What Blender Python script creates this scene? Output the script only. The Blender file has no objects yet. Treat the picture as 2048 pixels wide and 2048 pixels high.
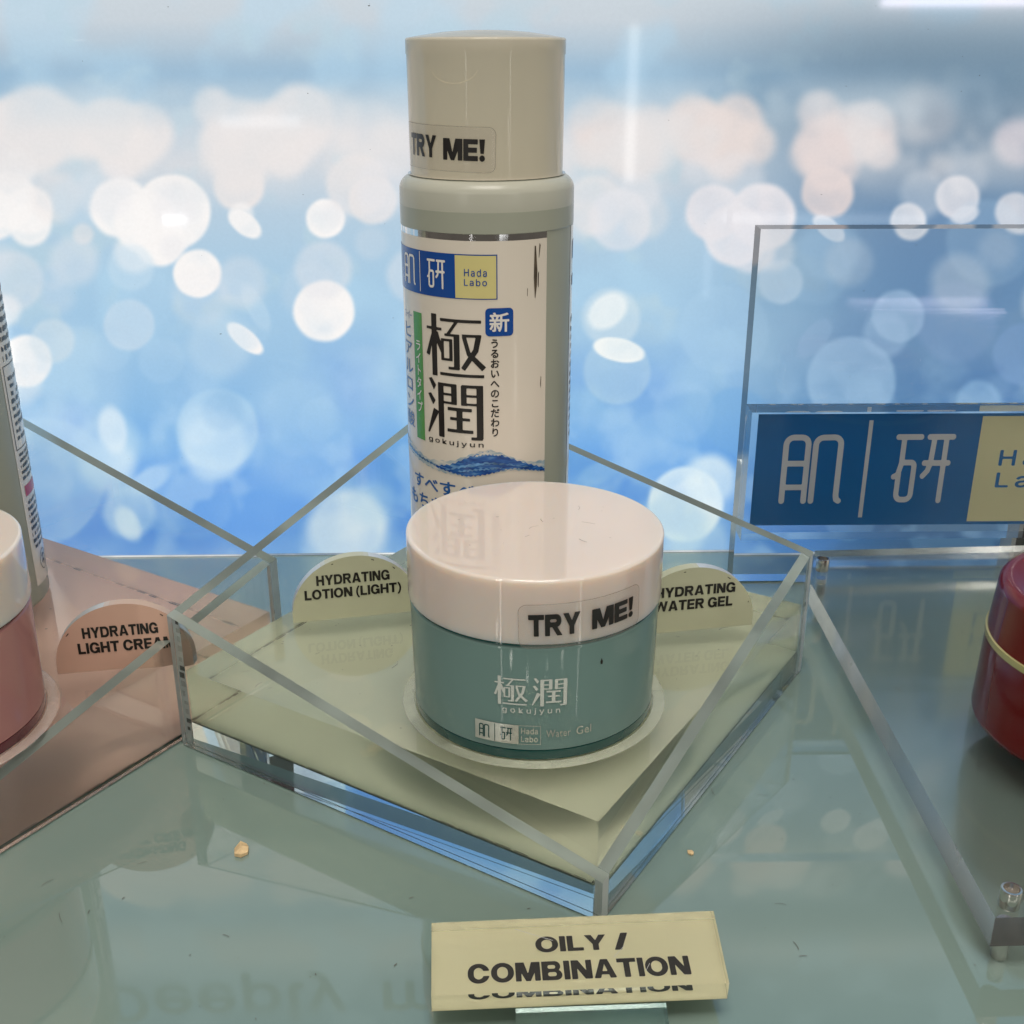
import bpy, bmesh, math, os, random
import numpy as np
from mathutils import Vector

random.seed(7); rng = np.random.default_rng(7)
K = 0.194                      # one modelling unit (camera height over the shelf) in metres
S = bpy.context.scene
COL = S.collection
R_ = math.radians

# ------------------------------------------------------------------ camera, world, lamps, exposure
cam = bpy.data.cameras.new("camera"); camo = bpy.data.objects.new("camera", cam); COL.objects.link(camo)
camo.location = (0, 0, K)
camo.rotation_euler = (R_(90 - 22.0), 0, 0)
cam.sensor_fit = 'HORIZONTAL'; cam.sensor_width = 36.0
cam.lens = 36.0 * 2300 / 2048
cam.clip_start = 0.005; cam.clip_end = 60
S.camera = camo

W = bpy.data.worlds.new("World"); S.world = W; W.use_nodes = True
bg = W.node_tree.nodes['Background']
_t = W.node_tree.nodes.new('ShaderNodeTexCoord'); _s = W.node_tree.nodes.new('ShaderNodeSeparateXYZ'); _r = W.node_tree.nodes.new('ShaderNodeValToRGB')
W.node_tree.links.new(_t.outputs['Generated'], _s.inputs[0])                 # shop: dark floor, lighter ceiling
_m = W.node_tree.nodes.new('ShaderNodeMapRange'); _m.inputs['From Min'].default_value = -1; _m.inputs['From Max'].default_value = 1
W.node_tree.links.new(_s.outputs['Z'], _m.inputs['Value']); W.node_tree.links.new(_m.outputs['Result'], _r.inputs[0])
for k, (p_, v_) in enumerate(((.30, .045), (.47, .11), (.56, .24), (.80, .36))):
    if k > 1: _r.color_ramp.elements.new(p_)
    e_ = _r.color_ramp.elements[k]; e_.position = p_; e_.color = (v_ * 1.18, v_ * 1.07, v_ * .935, 1)
W.node_tree.links.new(_r.outputs[0], bg.inputs[0]); bg.inputs[1].default_value = 1.0

def lamp(name, loc, target, sx, sy, radiance, color=(1, .93, .84)):
    """area lamp of the shop; radiance is what a mirror would show"""
    d = bpy.data.lights.new(name, 'AREA'); d.shape = 'RECTANGLE'
    d.size = sx; d.size_y = sy; d.color = color
    d.energy = radiance * math.pi * sx * sy
    o = bpy.data.objects.new(name, d); COL.objects.link(o)
    o.location = loc
    v = Vector(target) - Vector(loc)
    o.rotation_euler = v.to_track_quat('-Z', 'Y').to_euler()
    return o

lamp("ceiling_lamp", (0.0, -0.20, 1.9), (0, .28, 0), 0.80, .80, 10.4, (1, .945, .87))
for x in (-1.45, -.85, -.25, .42, 1.0, 1.6):                     # two rows of ceiling fittings behind the viewer
    lamp("ceiling_fitting", (x, -1.9, 1.30), (0, .3, .1), .085, .05, 82, (1, .94, .85))
for x, y in ((-.75, -.5), (.35, -.45), (.95, -.2)):
    lamp("ceiling_spot", (x, y, 2.0), (0, .3, 0), .10, .10, 40, (1, .93, .84))
lamp("shop_tube", (-.80, -1.10, .62), (0, .3, .1), .035, .95, 20, (1, .95, .88))
lamp("shop_tube", (1.05, -1.0, .60), (0, .3, .1), .028, .80, 20, (1, .95, .88))
lamp("right_fill", (1.9, .10, .62), (0, .33, .12), 1.2, 1.3, .55, (1, .89, .74))  # added warm fill that brightens the right-hand sides
# lit shelf edges across the aisle; they show as pale streaks in the poster's glossy face
lamp("aisle_tube", (.297, -1.36, .096), (.297, .43, .096), .019, .272, 4.2, (1, .99, .95))
lamp("aisle_tube", (.677, -1.36, -.111), (.5, .43, -.111), .39, .017, 2.6, (.95, .99, 1))
lamp("aisle_tube", (-.571, -1.36, -.106), (-.4, .43, -.106), .067, .013, 12, (1, 1, 1))
lamp("aisle_tube", (-.383, -1.36, .0687), (-.3, .43, .0687), .145, .02, 2.5, (1, 1, 1))
lamp("aisle_tube", (.877, -1.36, .2702), (.5, .43, .2), .26, .014, 16, (1, .86, 1))
lamp("aisle_tube", (.4565, -1.36, -.265), (.4565, .43, -.265), .014, .193, 2, (.85, .93, 1))

V_ = S.view_settings
V_.view_transform = 'Standard'; V_.look = 'None'; V_.exposure = 0; V_.gamma = 1
S.cycles.max_bounces = 28; S.cycles.transmission_bounces = 28; S.cycles.glossy_bounces = 10
S.cycles.diffuse_bounces = 5; S.cycles.transparent_max_bounces = 24
S.cycles.caustics_refractive = True; S.cycles.caustics_reflective = True
S.cycles.sample_clamp_indirect = 6; S.cycles.blur_glossy = 0.6
S.cycles.use_denoising = True

# ------------------------------------------------------------------ materials
def newmat(name):
    m = bpy.data.materials.new(name); m.use_nodes = True
    nt = m.node_tree; return m, nt, nt.nodes['Principled BSDF'], nt.nodes['Material Output']

def noise(nt, scale, detail=4, rough=.55, coord='Object'):
    tc = nt.nodes.new('ShaderNodeTexCoord'); n = nt.nodes.new('ShaderNodeTexNoise')
    n.inputs['Scale'].default_value = scale; n.inputs['Detail'].default_value = detail
    n.inputs['Roughness'].default_value = rough
    nt.links.new(tc.outputs[coord], n.inputs['Vector']); return n

def ramp(nt, src, stops):
    r = nt.nodes.new('ShaderNodeValToRGB'); e = r.color_ramp.elements
    while len(e) < len(stops): e.new(.5)
    for k, (p, c) in enumerate(stops):
        e[k].position = p; e[k].color = (*c, 1) if len(c) == 3 else c
    nt.links.new(src, r.inputs[0]); return r

def solid(name, col, rough=.4, spec=.5, coat=0, var=.06, nscale=60, bump=0, coat_rough=.04):
    m, nt, b, o = newmat(name)
    n = noise(nt, nscale)
    lo = tuple(c * (1 - var) for c in col); hi = tuple(min(1, c * (1 + var)) for c in col)
    nt.links.new(ramp(nt, n.outputs[0], ((.3, lo), (.7, hi))).outputs[0], b.inputs['Base Color'])
    b.inputs['Roughness'].default_value = rough; b.inputs['Specular IOR Level'].default_value = spec
    b.inputs['Coat Weight'].default_value = coat; b.inputs['Coat Roughness'].default_value = coat_rough
    if bump:
        bp = nt.nodes.new('ShaderNodeBump'); bp.inputs['Strength'].default_value = bump
        bp.inputs['Distance'].default_value = .0004
        n2 = noise(nt, nscale * 4); nt.links.new(n2.outputs[0], bp.inputs['Height'])
        nt.links.new(bp.outputs[0], b.inputs['Normal'])
    return m

def milky(name, col, trans, tcol=None, gloss_rough=.06, ior=1.46, var=.03, nscale=25, frost=None):
    """translucent plastic: diffuse + light let through, under a gloss that follows Fresnel"""
    m, nt, b, o = newmat(name); nt.nodes.remove(b)
    n = noise(nt, nscale)
    r = ramp(nt, n.outputs[0], ((.3, tuple(c * (1 - var) for c in col)), (.7, tuple(min(1, c * (1 + var)) for c in col))))
    d = nt.nodes.new('ShaderNodeBsdfDiffuse'); t = nt.nodes.new('ShaderNodeBsdfTranslucent')
    nt.links.new(r.outputs[0], d.inputs[0])
    t.inputs[0].default_value = (*(tcol or col), 1)
    mx = nt.nodes.new('ShaderNodeMixShader'); mx.inputs[0].default_value = trans
    nt.links.new(d.outputs[0], mx.inputs[1]); nt.links.new(t.outputs[0], mx.inputs[2])
    g = nt.nodes.new('ShaderNodeBsdfGlossy'); g.inputs['Roughness'].default_value = gloss_rough
    f = nt.nodes.new('ShaderNodeFresnel'); f.inputs[0].default_value = ior
    m2 = nt.nodes.new('ShaderNodeMixShader')
    nt.links.new(f.outputs[0], m2.inputs[0]); nt.links.new(mx.outputs[0], m2.inputs[1]); nt.links.new(g.outputs[0], m2.inputs[2])
    nt.links.new(m2.outputs[0], o.inputs[0])
    return m

def glass(name, col=(.965, .985, .975), rough=0.0, ior=1.49, smudge=0):
    m, nt, b, o = newmat(name); nt.nodes.remove(b)
    g = nt.nodes.new('ShaderNodeBsdfGlass'); g.inputs['Color'].default_value = (*col, 1)
    g.inputs['IOR'].default_value = ior; g.inputs['Roughness'].default_value = rough
    if smudge:
        n = noise(nt, 14, 5)
        nt.links.new(ramp(nt, n.outputs[0], ((.5, (rough,) * 3), (.85, (smudge,) * 3))).outputs[0], g.inputs['Roughness'])
    nt.links.new(g.outputs[0], o.inputs[0]); return m

def clearfilm(name, tint, dens, rough=.12):
    m, nt, b, o = newmat(name); nt.nodes.remove(b)
    t = nt.nodes.new('ShaderNodeBsdfTransparent')
    d = nt.nodes.new('ShaderNodeBsdfDiffuse'); d.inputs[0].default_value = (*tint, 1)
    g = nt.nodes.new('ShaderNodeBsdfGlossy'); g.inputs['Roughness'].default_value = rough
    a = nt.nodes.new('ShaderNodeMixShader'); c = nt.nodes.new('ShaderNodeMixShader')
    n = noise(nt, 90); rr = ramp(nt, n.outputs[0], ((.3, (dens * .7,) * 3), (.8, (dens * 1.3,) * 3)))
    nt.links.new(rr.outputs[0], a.inputs[0])
    nt.links.new(t.outputs[0], a.inputs[1]); nt.links.new(d.outputs[0], a.inputs[2])
    c.inputs[0].default_value = .035; nt.links.new(a.outputs[0], c.inputs[1]); nt.links.new(g.outputs[0], c.inputs[2])
    nt.links.new(c.outputs[0], o.inputs[0]); return m

M = {}
M['acrylic'] = glass('clear acrylic', (.972, .985, .978))
M['acrylic_block'] = glass('clear cast acrylic', (.985, .99, .988))
M['tag_edge'] = milky('sage acrylic edge', (.50, .52, .39), .12, (.60, .64, .50), .6, 1.08)
M['tag_edge_pink'] = milky('salmon acrylic edge', (.56, .41, .33), .12, (.70, .52, .42), .6, 1.08)
def sawn(name, col, trans, tcol):
    m = milky(name, col, trans, tcol, .22); nt = m.node_tree
    tc = nt.nodes.new('ShaderNodeTexCoord'); w = nt.nodes.new('ShaderNodeTexWave'); w.bands_direction = 'X'
    w.inputs['Scale'].default_value = 420; w.inputs['Distortion'].default_value = 2.5; w.inputs['Detail'].default_value = 1
    nt.links.new(tc.outputs['Object'], w.inputs['Vector'])
    bp = nt.nodes.new('ShaderNodeBump'); bp.inputs['Strength'].default_value = .35; bp.inputs['Distance'].default_value = .0003
    nt.links.new(w.outputs['Fac'], bp.inputs['Height'])
    for n in nt.nodes:
        if n.type in ('BSDF_DIFFUSE', 'BSDF_GLOSSY'): nt.links.new(bp.outputs[0], n.inputs['Normal'])
    return m
M['sawn'] = sawn('sawn acrylic edge', (.36, .40, .36), .58, (.74, .80, .76))
def cloudy(name, col, tint, mixf, rough):
    m, nt, b, o = newmat(name); nt.nodes.remove(b)
    g = nt.nodes.new('ShaderNodeBsdfGlass'); g.inputs['Color'].default_value = (*tint, 1); g.inputs['IOR'].default_value = 1.49; g.inputs['Roughness'].default_value = rough
    d = nt.nodes.new('ShaderNodeBsdfDiffuse'); d.inputs[0].default_value = (*col, 1)
    n = noise(nt, 35, 4); r = ramp(nt, n.outputs[0], ((.3, (max(0, mixf - .2),) * 3), (.7, (min(1, mixf + .2),) * 3)))
    mx = nt.nodes.new('ShaderNodeMixShader'); nt.links.new(r.outputs[0], mx.inputs[0])
    nt.links.new(g.outputs[0], mx.inputs[1]); nt.links.new(d.outputs[0], mx.inputs[2]); nt.links.new(mx.outputs[0], o.inputs[0])
    return m
M['sawn_slab'] = cloudy('sawn slab edge', (.56, .53, .48), (.98, .985, .975), .20, .20)
M['cloudy'] = milky('glued acrylic end', (.74, .80, .79), .50, (.90, .96, .95), .3, 1.1, var=.08, nscale=160)
M['cut_top'] = cloudy('sawn acrylic rim', (.37, .43, .39), (.95, .985, .965), .42, .30)
M['slab'] = glass('clear slab acrylic', (.985, .99, .988), .085)
M['chrome'] = solid('brushed steel', (.62, .60, .57), .16, var=.05); M['chrome'].node_tree.nodes['Principled BSDF'].inputs['Metallic'].default_value = 1
M['foil'] = solid('silver foil', (.72, .70, .68), .07, var=.1, nscale=180); M['foil'].node_tree.nodes['Principled BSDF'].inputs['Metallic'].default_value = 1
M['black'] = solid('black print', (.012, .010, .009), .35, var=.3)
M['darkmark'] = solid('dark dirt', (.03, .028, .022), .8, var=.4)
M['navy'] = solid('navy print', (.005, .060, .29), .22, var=.05)
M['plaque_blue'] = solid('blue sign print', (.002, .125, .37), .3, var=.06, nscale=20)
M['sign_yellow'] = solid('pale yellow sign print', (.62, .60, .36), .35, var=.05, nscale=20)
M['yellow'] = solid('pale yellow print', (.62, .56, .24), .25, var=.04)
M['green'] = solid('green print', (.09, .30, .06), .25, var=.05)
M['white_ink'] = solid('white print', (.72, .70, .67), .3, var=.03)
M['grey_ink'] = solid('grey sign print', (.55, .57, .59), .35, var=.05)
M['blue_ink'] = solid('blue print', (.01, .10, .33), .3, var=.1)
M['wave_dark'] = solid('deep blue print', (.008, .07, .30), .25, var=.6, nscale=160)
M['wave_mid'] = solid('mid blue print', (.10, .24, .45), .25, var=.55, nscale=160)
M['wave_pale'] = solid('pale grey blue print', (.36, .44, .50), .25, var=.3, nscale=160)
def water(name, c1, c2, c3):
    m, nt, b, o = newmat(name)
    tc = nt.nodes.new('ShaderNodeTexCoord'); mp = nt.nodes.new('ShaderNodeMapping'); mp.inputs['Scale'].default_value = (110, 110, 620)
    n = nt.nodes.new('ShaderNodeTexNoise'); n.inputs['Scale'].default_value = 1; n.inputs['Detail'].default_value = 4; n.inputs['Distortion'].default_value = 1.6
    nt.links.new(tc.outputs['Object'], mp.inputs[0]); nt.links.new(mp.outputs[0], n.inputs['Vector'])
    nt.links.new(ramp(nt, n.outputs[0], ((.36, c1), (.52, c2), (.66, c3))).outputs[0], b.inputs['Base Color']); b.inputs['Roughness'].default_value = .25
    return m
M['wave_dark'] = water('deep blue water print', (.004, .04, .20), (.012, .10, .36), (.14, .32, .55))
M['wave_pale'] = water('pale water print', (.16, .30, .42), (.42, .48, .50), (.66, .63, .56))
M['red_ink'] = solid('red print', (.42, .03, .06), .3, var=.1)
M['paper'] = solid('white label paper', (.69, .635, .55), .16, spec=.5, var=.015, nscale=30)
M['cap'] = milky('milky cap plastic', (.93, .865, .735), .54, (1.0, .925, .755), .035)
def sss(name, col, scale, rough, spec=.5, radius=(1, .75, .55)):
    m, nt, b, o = newmat(name); n = noise(nt, 20); n2 = noise(nt, 70, 5)
    nt.links.new(ramp(nt, n.outputs[0], ((.3, tuple(c * .97 for c in col)), (.7, tuple(min(1, c * 1.02) for c in col)))).outputs[0], b.inputs['Base Color'])
    nt.links.new(ramp(nt, n2.outputs[0], ((.45, (rough,) * 3), (.75, (rough * 2.2,) * 3))).outputs[0], b.inputs['Roughness'])
    b.inputs['Specular IOR Level'].default_value = spec; b.inputs['Subsurface Weight'].default_value = 1
    b.inputs['Subsurface Radius'].default_value = radius; b.inputs['Subsurface Scale'].default_value = scale
    return m
M['lid'] = sss('pinkish milky lid plastic', (.685, .605, .555), .0070, .012, .85)
M['frost'] = milky('frosted bottle plastic', (.43, .45, .37), .22, (.54, .60, .50), .28)
M['frost_clear'] = milky('frosted empty plastic', (.66, .66, .56), .36, (.80, .82, .72), .26)
M['teal'] = milky('teal jar plastic', (.250, .395, .370), .38, (.44, .70, .70), .045)
M['teal_rim'] = solid('deep teal glass base', (.006, .062, .058), .05, coat=.4)
M['pinkjar'] = milky('rose jar plastic', (.60, .285, .27), .32, (.85, .46, .43), .05)
M['pink_rim'] = solid('deep rose glass base', (.10, .008, .02), .06, coat=.6)
M['redjar'] = solid('glossy red lacquer', (.125, .0022, .003), .12, coat=.0, var=.05)
M['gold'] = solid('gold ring', (.62, .52, .22), .25, var=.05); M['gold'].node_tree.nodes['Principled BSDF'].inputs['Metallic'].default_value = .6
M['film_green'] = solid('pale green film', (.79, .815, .585), .5, var=.05, nscale=18)
M['film_pink'] = solid('salmon film', (.94, .62, .475), .5, var=.05, nscale=18)
M['tag_green'] = solid('sage film', (.53, .54, .38), .4, var=.04, nscale=30)
M['tag_pink'] = solid('salmon tag film', (.66, .42, .32), .4, var=.04, nscale=30)
M['film_yellow'] = solid('pale yellow film', (.86, .82, .53), .45, var=.04, nscale=30)
M['silver_ink'] = solid('silver print', (.62, .62, .57), .28, var=.15, nscale=200); M['silver_ink'].node_tree.nodes['Principled BSDF'].inputs['Metallic'].default_value = .55
M['pale_ink'] = solid('pale print', (.56, .60, .56), .35, var=.08)
M['sticker'] = clearfilm('clear sticker film', (.52, .47, .42), .16)  # real film; its grey also carries the soft shadow of the letters
M['sticker_rim'] = clearfilm('sticker cut edge', (.30, .26, .23), .6)
M['speck'] = solid('grey lint', (.10, .10, .085), .8, var=.4)
M['ring'] = cloudy('frosted locating ring', (.78, .82, .67), (.985, .99, .98), .20, .25)
M['ring_pink'] = cloudy('frosted locating ring pink', (.84, .67, .57), (.99, .98, .97), .20, .25)
M['holder'] = glass('clear holder acrylic', (.93, .975, .965), .16)
M['flake'] = solid('tan chip', (.66, .49, .27), .6, var=.2, nscale=400, bump=.5)
M['carton'] = solid('black carton', (.012, .012, .014), .3)
M['white_edge'] = solid('white edge', (.7, .7, .68), .5)

# ------------------------------------------------------------------ object helpers
def root(name, loc, label, cat, group=None):
    o = bpy.data.objects.new(name, None); COL.objects.link(o)
    o.empty_display_size = .01
    o.location = Vector(loc) * K
    o['label'] = label; o['category'] = cat
    if group: o['group'] = group
    o['base'] = list(loc)
    return o

def base_of(p):
    while p is not None:
        if 'base' in p: return np.array(p['base'][:], float)
        p = p.parent
    return np.zeros(3)

def mk(name, verts, faces, mat, parent=None, smooth=None, kind=None, label=None):
    v = (np.asarray(verts, float).reshape(-1, 3) - base_of(parent)) * K
    me = bpy.data.meshes.new(name); me.from_pydata(v.tolist(), [], [list(f) for f in faces]); me.update()
    if mat is not None: me.materials.append(M[mat] if isinstance(mat, str) else mat)
    if smooth is not None:
        me.polygons.foreach_set('use_smooth', [True] * len(me.polygons))
        me.set_sharp_from_angle(angle=R_(smooth))
    o = bpy.data.objects.new(name, me); COL.objects.link(o)
    if parent is not None: o.parent = parent
    if kind: o['kind'] = kind
    if label: o['label'] = label
    return o

def face_mat(o, idx, mat):
    o.data.materials.append(M[mat]); k = len(o.data.materials) - 1
    for i in idx: o.data.polygons[i].material_index = k
    return o

def fixnormals(o):
    bm = bmesh.new(); bm.from_mesh(o.data); bmesh.ops.recalc_face_normals(bm, faces=bm.faces[:]); bm.to_mesh(o.data); bm.free()
    return o

def prism(poly, z0, z1):
    """closed prism over a plan polygon; z0, z1 numbers or one per corner"""
    n = len(poly)
    z0 = [z0] * n if np.isscalar(z0) else z0; z1 = [z1] * n if np.isscalar(z1) else z1
    v = [(x, y, z) for (x, y), z in zip(poly, z0)] + [(x, y, z) for (x, y), z in zip(poly, z1)]
    f = [list(range(n))[::-1], list(range(n, 2 * n))] + [[i, (i + 1) % n, n + (i + 1) % n, n + i] for i in range(n)]
    return v, f

def join(parts):
    V, F = [], []
    for v, f in parts:
        o = len(V); V += [tuple(p) for p in v]; F += [[i + o for i in q] for q in f]
    return V, F

def lathe(prof, cx, cy, n=128):
    V, F = [], []; rows = []
    for r, z in prof:
        if r < 1e-6:
            rows.append([len(V)]); V.append((cx, cy, z))
        else:
            rows.append(list(range(len(V), len(V) + n)))
            V += [(cx + r * math.sin(2 * math.pi * k / n), cy - r * math.cos(2 * math.pi * k / n), z) for k in range(n)]
    for a, b in zip(rows[:-1], rows[1:]):
        for k in range(n):
            k2 = (k + 1) % n
            if len(a) == 1 and len(b) == 1: continue
            if len(a) == 1: F.append([a[0], b[k2], b[k]])
            elif len(b) == 1: F.append([a[k], a[k2], b[0]])
            else: F.append([a[k], a[k2], b[k2], b[k]])
    return V, F

def arc(cr, cz, rad, a0, a1, n=6):
    return [(cr + rad * math.cos(R_(a0 + (a1 - a0) * i / n)), cz + rad * math.sin(R_(a0 + (a1 - a0) * i / n))) for i in range(n + 1)]

def cyl_patch(cx, cy, R, t0, t1, z0, z1, n=40):
    """curved rectangle on a cylinder, angles in degrees from the camera side"""
    V = []
    for i in range(n + 1):
        t = R_(t0 + (t1 - t0) * i / n)
        for z in (z0, z1): V.append((cx + R * math.sin(t), cy - R * math.cos(t), z))
    return V, [[2 * i, 2 * i + 2, 2 * i + 3, 2 * i + 1] for i in range(n)]

def on_cyl(cx, cy, R, th, z):
    """maps flat (u, v) to the cylinder: u along the arc from angle th, v up from z"""
    def f(u, v):
        t = R_(th) + u / R
        return (cx + R * math.sin(t), cy - R * math.cos(t), z + v)
    return f

def on_plane(o, eu, ev):
    o, eu, ev = (np.array(a, float) for a in (o, eu, ev))
    return lambda u, v: tuple(o + eu * u + ev * v)

def rounded_rect(w, h, r, n=5, seg=.0035):
    pts = []
    for cx, cy, a in ((w / 2 - r, h / 2 - r, 0), (-w / 2 + r, h / 2 - r, 90), (-w / 2 + r, -h / 2 + r, 180), (w / 2 - r, -h / 2 + r, 270)):
        for i in range(n + 1):
            t = R_(a + 90 * i / n); pts.append((cx + r * math.cos(t), cy + r * math.sin(t)))
    return pts

# ------------------------------------------------------------------ lettering: outlines are re-cut from a distance field, so weight and width are free
FONTDIR = os.path.join(bpy.utils.system_resource('DATAFILES'), 'fonts')
try: INTER = bpy.data.fonts.load(os.path.join(FONTDIR, 'Inter.woff2'))
except Exception: INTER = None
_tc = bpy.data.curves.new('lettering_source', 'FONT'); _tc.resolution_u = 4
_to = bpy.data.objects.new('lettering_source', _tc); COL.objects.link(_to)
DEF = _tc.font

def _text_mesh(s, font):
    _tc.body = s; _tc.size = 1.0; _tc.font = font or DEF
    bpy.context.view_layer.update()
    me = bpy.data.meshes.new_from_object(_to.evaluated_get(bpy.context.evaluated_depsgraph_get()))
    co = np.empty(len(me.vertices) * 3); me.vertices.foreach_get('co', co); co = co.reshape(-1, 3)[:, :2]
    me.calc_loop_triangles()
    tr = np.array([t.vertices[:] for t in me.loop_triangles], int).reshape(-1, 3)
    bpy.data.meshes.remove(me)
    return co, tr

def seg_dist(P, A, B):
    d = B - A; L = (d * d).sum(-1) + 1e-12
    w = P[:, None, :] - A[None]
    t = np.clip((w * d[None]).sum(-1) / L, 0, 1)
    q = w - t[..., None] * d[None]
    return np.sqrt((q * q).sum(-1)).min(1)

def tri_field(co, tr):
    E = {}
    for a, b, c in tr:
        for i, j in ((a, b), (b, c), (c, a)):
            k = tuple(sorted((tuple(np.round(co[i], 5)), tuple(np.round(co[j], 5)))))
            E[k] = E.get(k, 0) + 1
    ed = [k for k, n in E.items() if n == 1]
    A = np.array([e[0] for e in ed]); B = np.array([e[1] for e in ed])
    T = co[tr]
    def f(P):
        ins = np.zeros(len(P), bool)
        for a, b, c in T:
            s1 = (b[0]-a[0])*(P[:,1]-a[1])-(b[1]-a[1])*(P[:,0]-a[0])
            s2 = (c[0]-b[0])*(P[:,1]-b[1])-(c[1]-b[1])*(P[:,0]-b[0])
            s3 = (a[0]-c[0])*(P[:,1]-c[1])-(a[1]-c[1])*(P[:,0]-c[0])
            ins |= ((s1 >= 0) & (s2 >= 0) & (s3 >= 0)) | ((s1 <= 0) & (s2 <= 0) & (s3 <= 0))
        d = seg_dist(P, A, B)
        return np.where(ins, -d, d)
    return f

def stroke_field(lines):
    """lines: (width, [(x,y)...]) with round ends, or ('q', [(x,y)...]) convex filled shapes"""
    def f(P):
        out = np.full(len(P), 1e9)
        for l in lines:
            pts = np.array(l[1], float)
            if l[0] == 'q':
                c = pts.mean(0); d = np.full(len(P), -1e9)
                for a, b in zip(pts, np.roll(pts, -1, 0)):
                    n = np.array([b[1]-a[1], -(b[0]-a[0])]); n /= np.hypot(*n) + 1e-12
                    if (c - a) @ n > 0: n = -n
                    d = np.maximum(d, (P - a) @ n)
            else:
                d = seg_dist(P, pts[:-1], pts[1:]) - l[0] / 2
            out = np.minimum(out, d)
        return out
    return f

def march(f, x0, x1, y0, y1, h, run=6):
    nx = max(2, int(math.ceil((x1 - x0) / h))); ny = max(2, int(math.ceil((y1 - y0) / h)))
    xs = x0 + np.arange(nx + 1) * h; ys = y0 + np.arange(ny + 1) * h
    X, Y = np.meshgrid(xs, ys); G = f(np.stack([X.ravel(), Y.ravel()], 1)).reshape(ny + 1, nx + 1)
    ins = G < 0
    cnt = ins[:-1, :-1].astype(int) + ins[1:, :-1] + ins[:-1, 1:] + ins[1:, 1:]
    V, F = [], []
    for j in range(ny):
        i = 0; row = cnt[j]
        while i < nx:
            c = row[i]
            if c == 0: i += 1; continue
            if c == 4:
                k = i
                while k < nx and row[k] == 4 and k - i < run: k += 1
                o = len(V); V += [(xs[i], ys[j]), (xs[k], ys[j]), (xs[k], ys[j+1]), (xs[i], ys[j+1])]
                F.append([o, o+1, o+2, o+3]); i = k; continue
            cs = [(i, j), (i+1, j), (i+1, j+1), (i, j+1)]; poly = []
            for q in range(4):
                a, b = cs[q], cs[(q+1) % 4]
                ga, gb = G[a[1], a[0]], G[b[1], b[0]]
                if ga < 0: poly.append((xs[a[0]], ys[a[1]]))
                if (ga < 0) != (gb < 0):
                    t = ga / (ga - gb)
                    poly.append((xs[a[0]] + t*(xs[b[0]]-xs[a[0]]), ys[a[1]] + t*(ys[b[1]]-ys[a[1]])))
            o = len(V); V += poly; F.append(list(range(o, o + len(poly)))); i += 1
    return V, F

_gc = {}
def glyph(ch, font, bold, xs, n):
    """unit glyph (em = 1) widened by xs and thickened by bold, plus its advance"""
    key = (ch, font.name if font else '', bold, xs, n)
    if key not in _gc:
        cjk = ord(ch) > 0x2000
        if cjk: adv = xs
        else:
            a, _ = _text_mesh('|' + ch + '|', font); b, _ = _text_mesh('||', font)
            adv = (a[:, 0].max() - b[:, 0].max()) * xs
        co, tr = _text_mesh(ch, font)
        co = co.copy(); co[:, 0] *= xs
        hh = co[:, 1].max() - co[:, 1].min()
        if bold and not cjk: co[:, 1] = co[:, 1] * (1 - 2 * bold / .73) + bold
        fld = tri_field(co, tr); h = 1.0 / n
        f = (lambda P: fld(P) - bold)
        p = bold + h
        V, F = march(f, co[:, 0].min() - p, co[:, 0].max() + p, co[:, 1].min() - p, co[:, 1].max() + p, h)
        _gc[key] = (V, F, adv)
    return _gc[key]

def text2d(s, size, font=None, bold=0.0, xs=1.0, track=0.0, n=36, align='c', vertical=False, lead=1.0):
    V, F = [], []; pen = 0.0
    if vertical:
        for k, ch in enumerate(s):
            v, f, adv = glyph(ch, font, bold, xs, n); o = len(V)
            V += [((x - xs / 2) * size, (y - .38) * size - (k + .5) * size * lead) for x, y in v]
            F += [[i + o for i in q] for q in f]
        return V, F
    for ch in s:
        if ch == ' ': pen += .28 * xs + track; continue
        v, f, adv = glyph(ch, font, bold, xs, n); o = len(V)
        V += [((x + pen) * size, y * size) for x, y in v]; F += [[i + o for i in q] for q in f]
        pen += adv + track
    w = (pen - track) * size
    sh = {'c': -w / 2, 'l': 0, 'r': -w}[align]
    return [(x + sh, y) for x, y in V], F

def fit(vf, u0, u1, v0, v1):
    """stretches flat lettering to a given rectangle"""
    V, F = vf; A = np.array(V); a, b = A.min(0), A.max(0)
    B = (A - a) / np.maximum(b - a, 1e-9) * np.array([u1 - u0, v1 - v0]) + np.array([u0, v0])
    return [tuple(p) for p in B], F

def rot2(vf, ang):
    c, s = math.cos(R_(ang)), math.sin(R_(ang))
    return [(x * c - y * s, x * s + y * c) for x, y in vf[0]], vf[1]

def lay(vf, fn):
    return [fn(u, v) for u, v in vf[0]], vf[1]

def unify(*vfs):
    V, F = [], []
    for v, f in vfs:
        o = len(V); V += list(v); F += [[i + o for i in q] for q in f]
    return V, F

def shape(lines, h, pad=None):
    P = np.concatenate([np.array(l[1], float) for l in lines]); w = max([l[0] for l in lines if l[0] != 'q'] or [0])
    a, b = P.min(0) - w, P.max(0) + w
    return march(stroke_field(lines), a[0] - h, b[0] + h, a[1] - h, b[1] + h, h)

def rarc(cx, cy, r, a0, a1, n=5):
    return [(cx + r * math.cos(R_(a0 + (a1-a0)*i/n)), cy + r * math.sin(R_(a0 + (a1-a0)*i/n))) for i in range(n + 1)]

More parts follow.
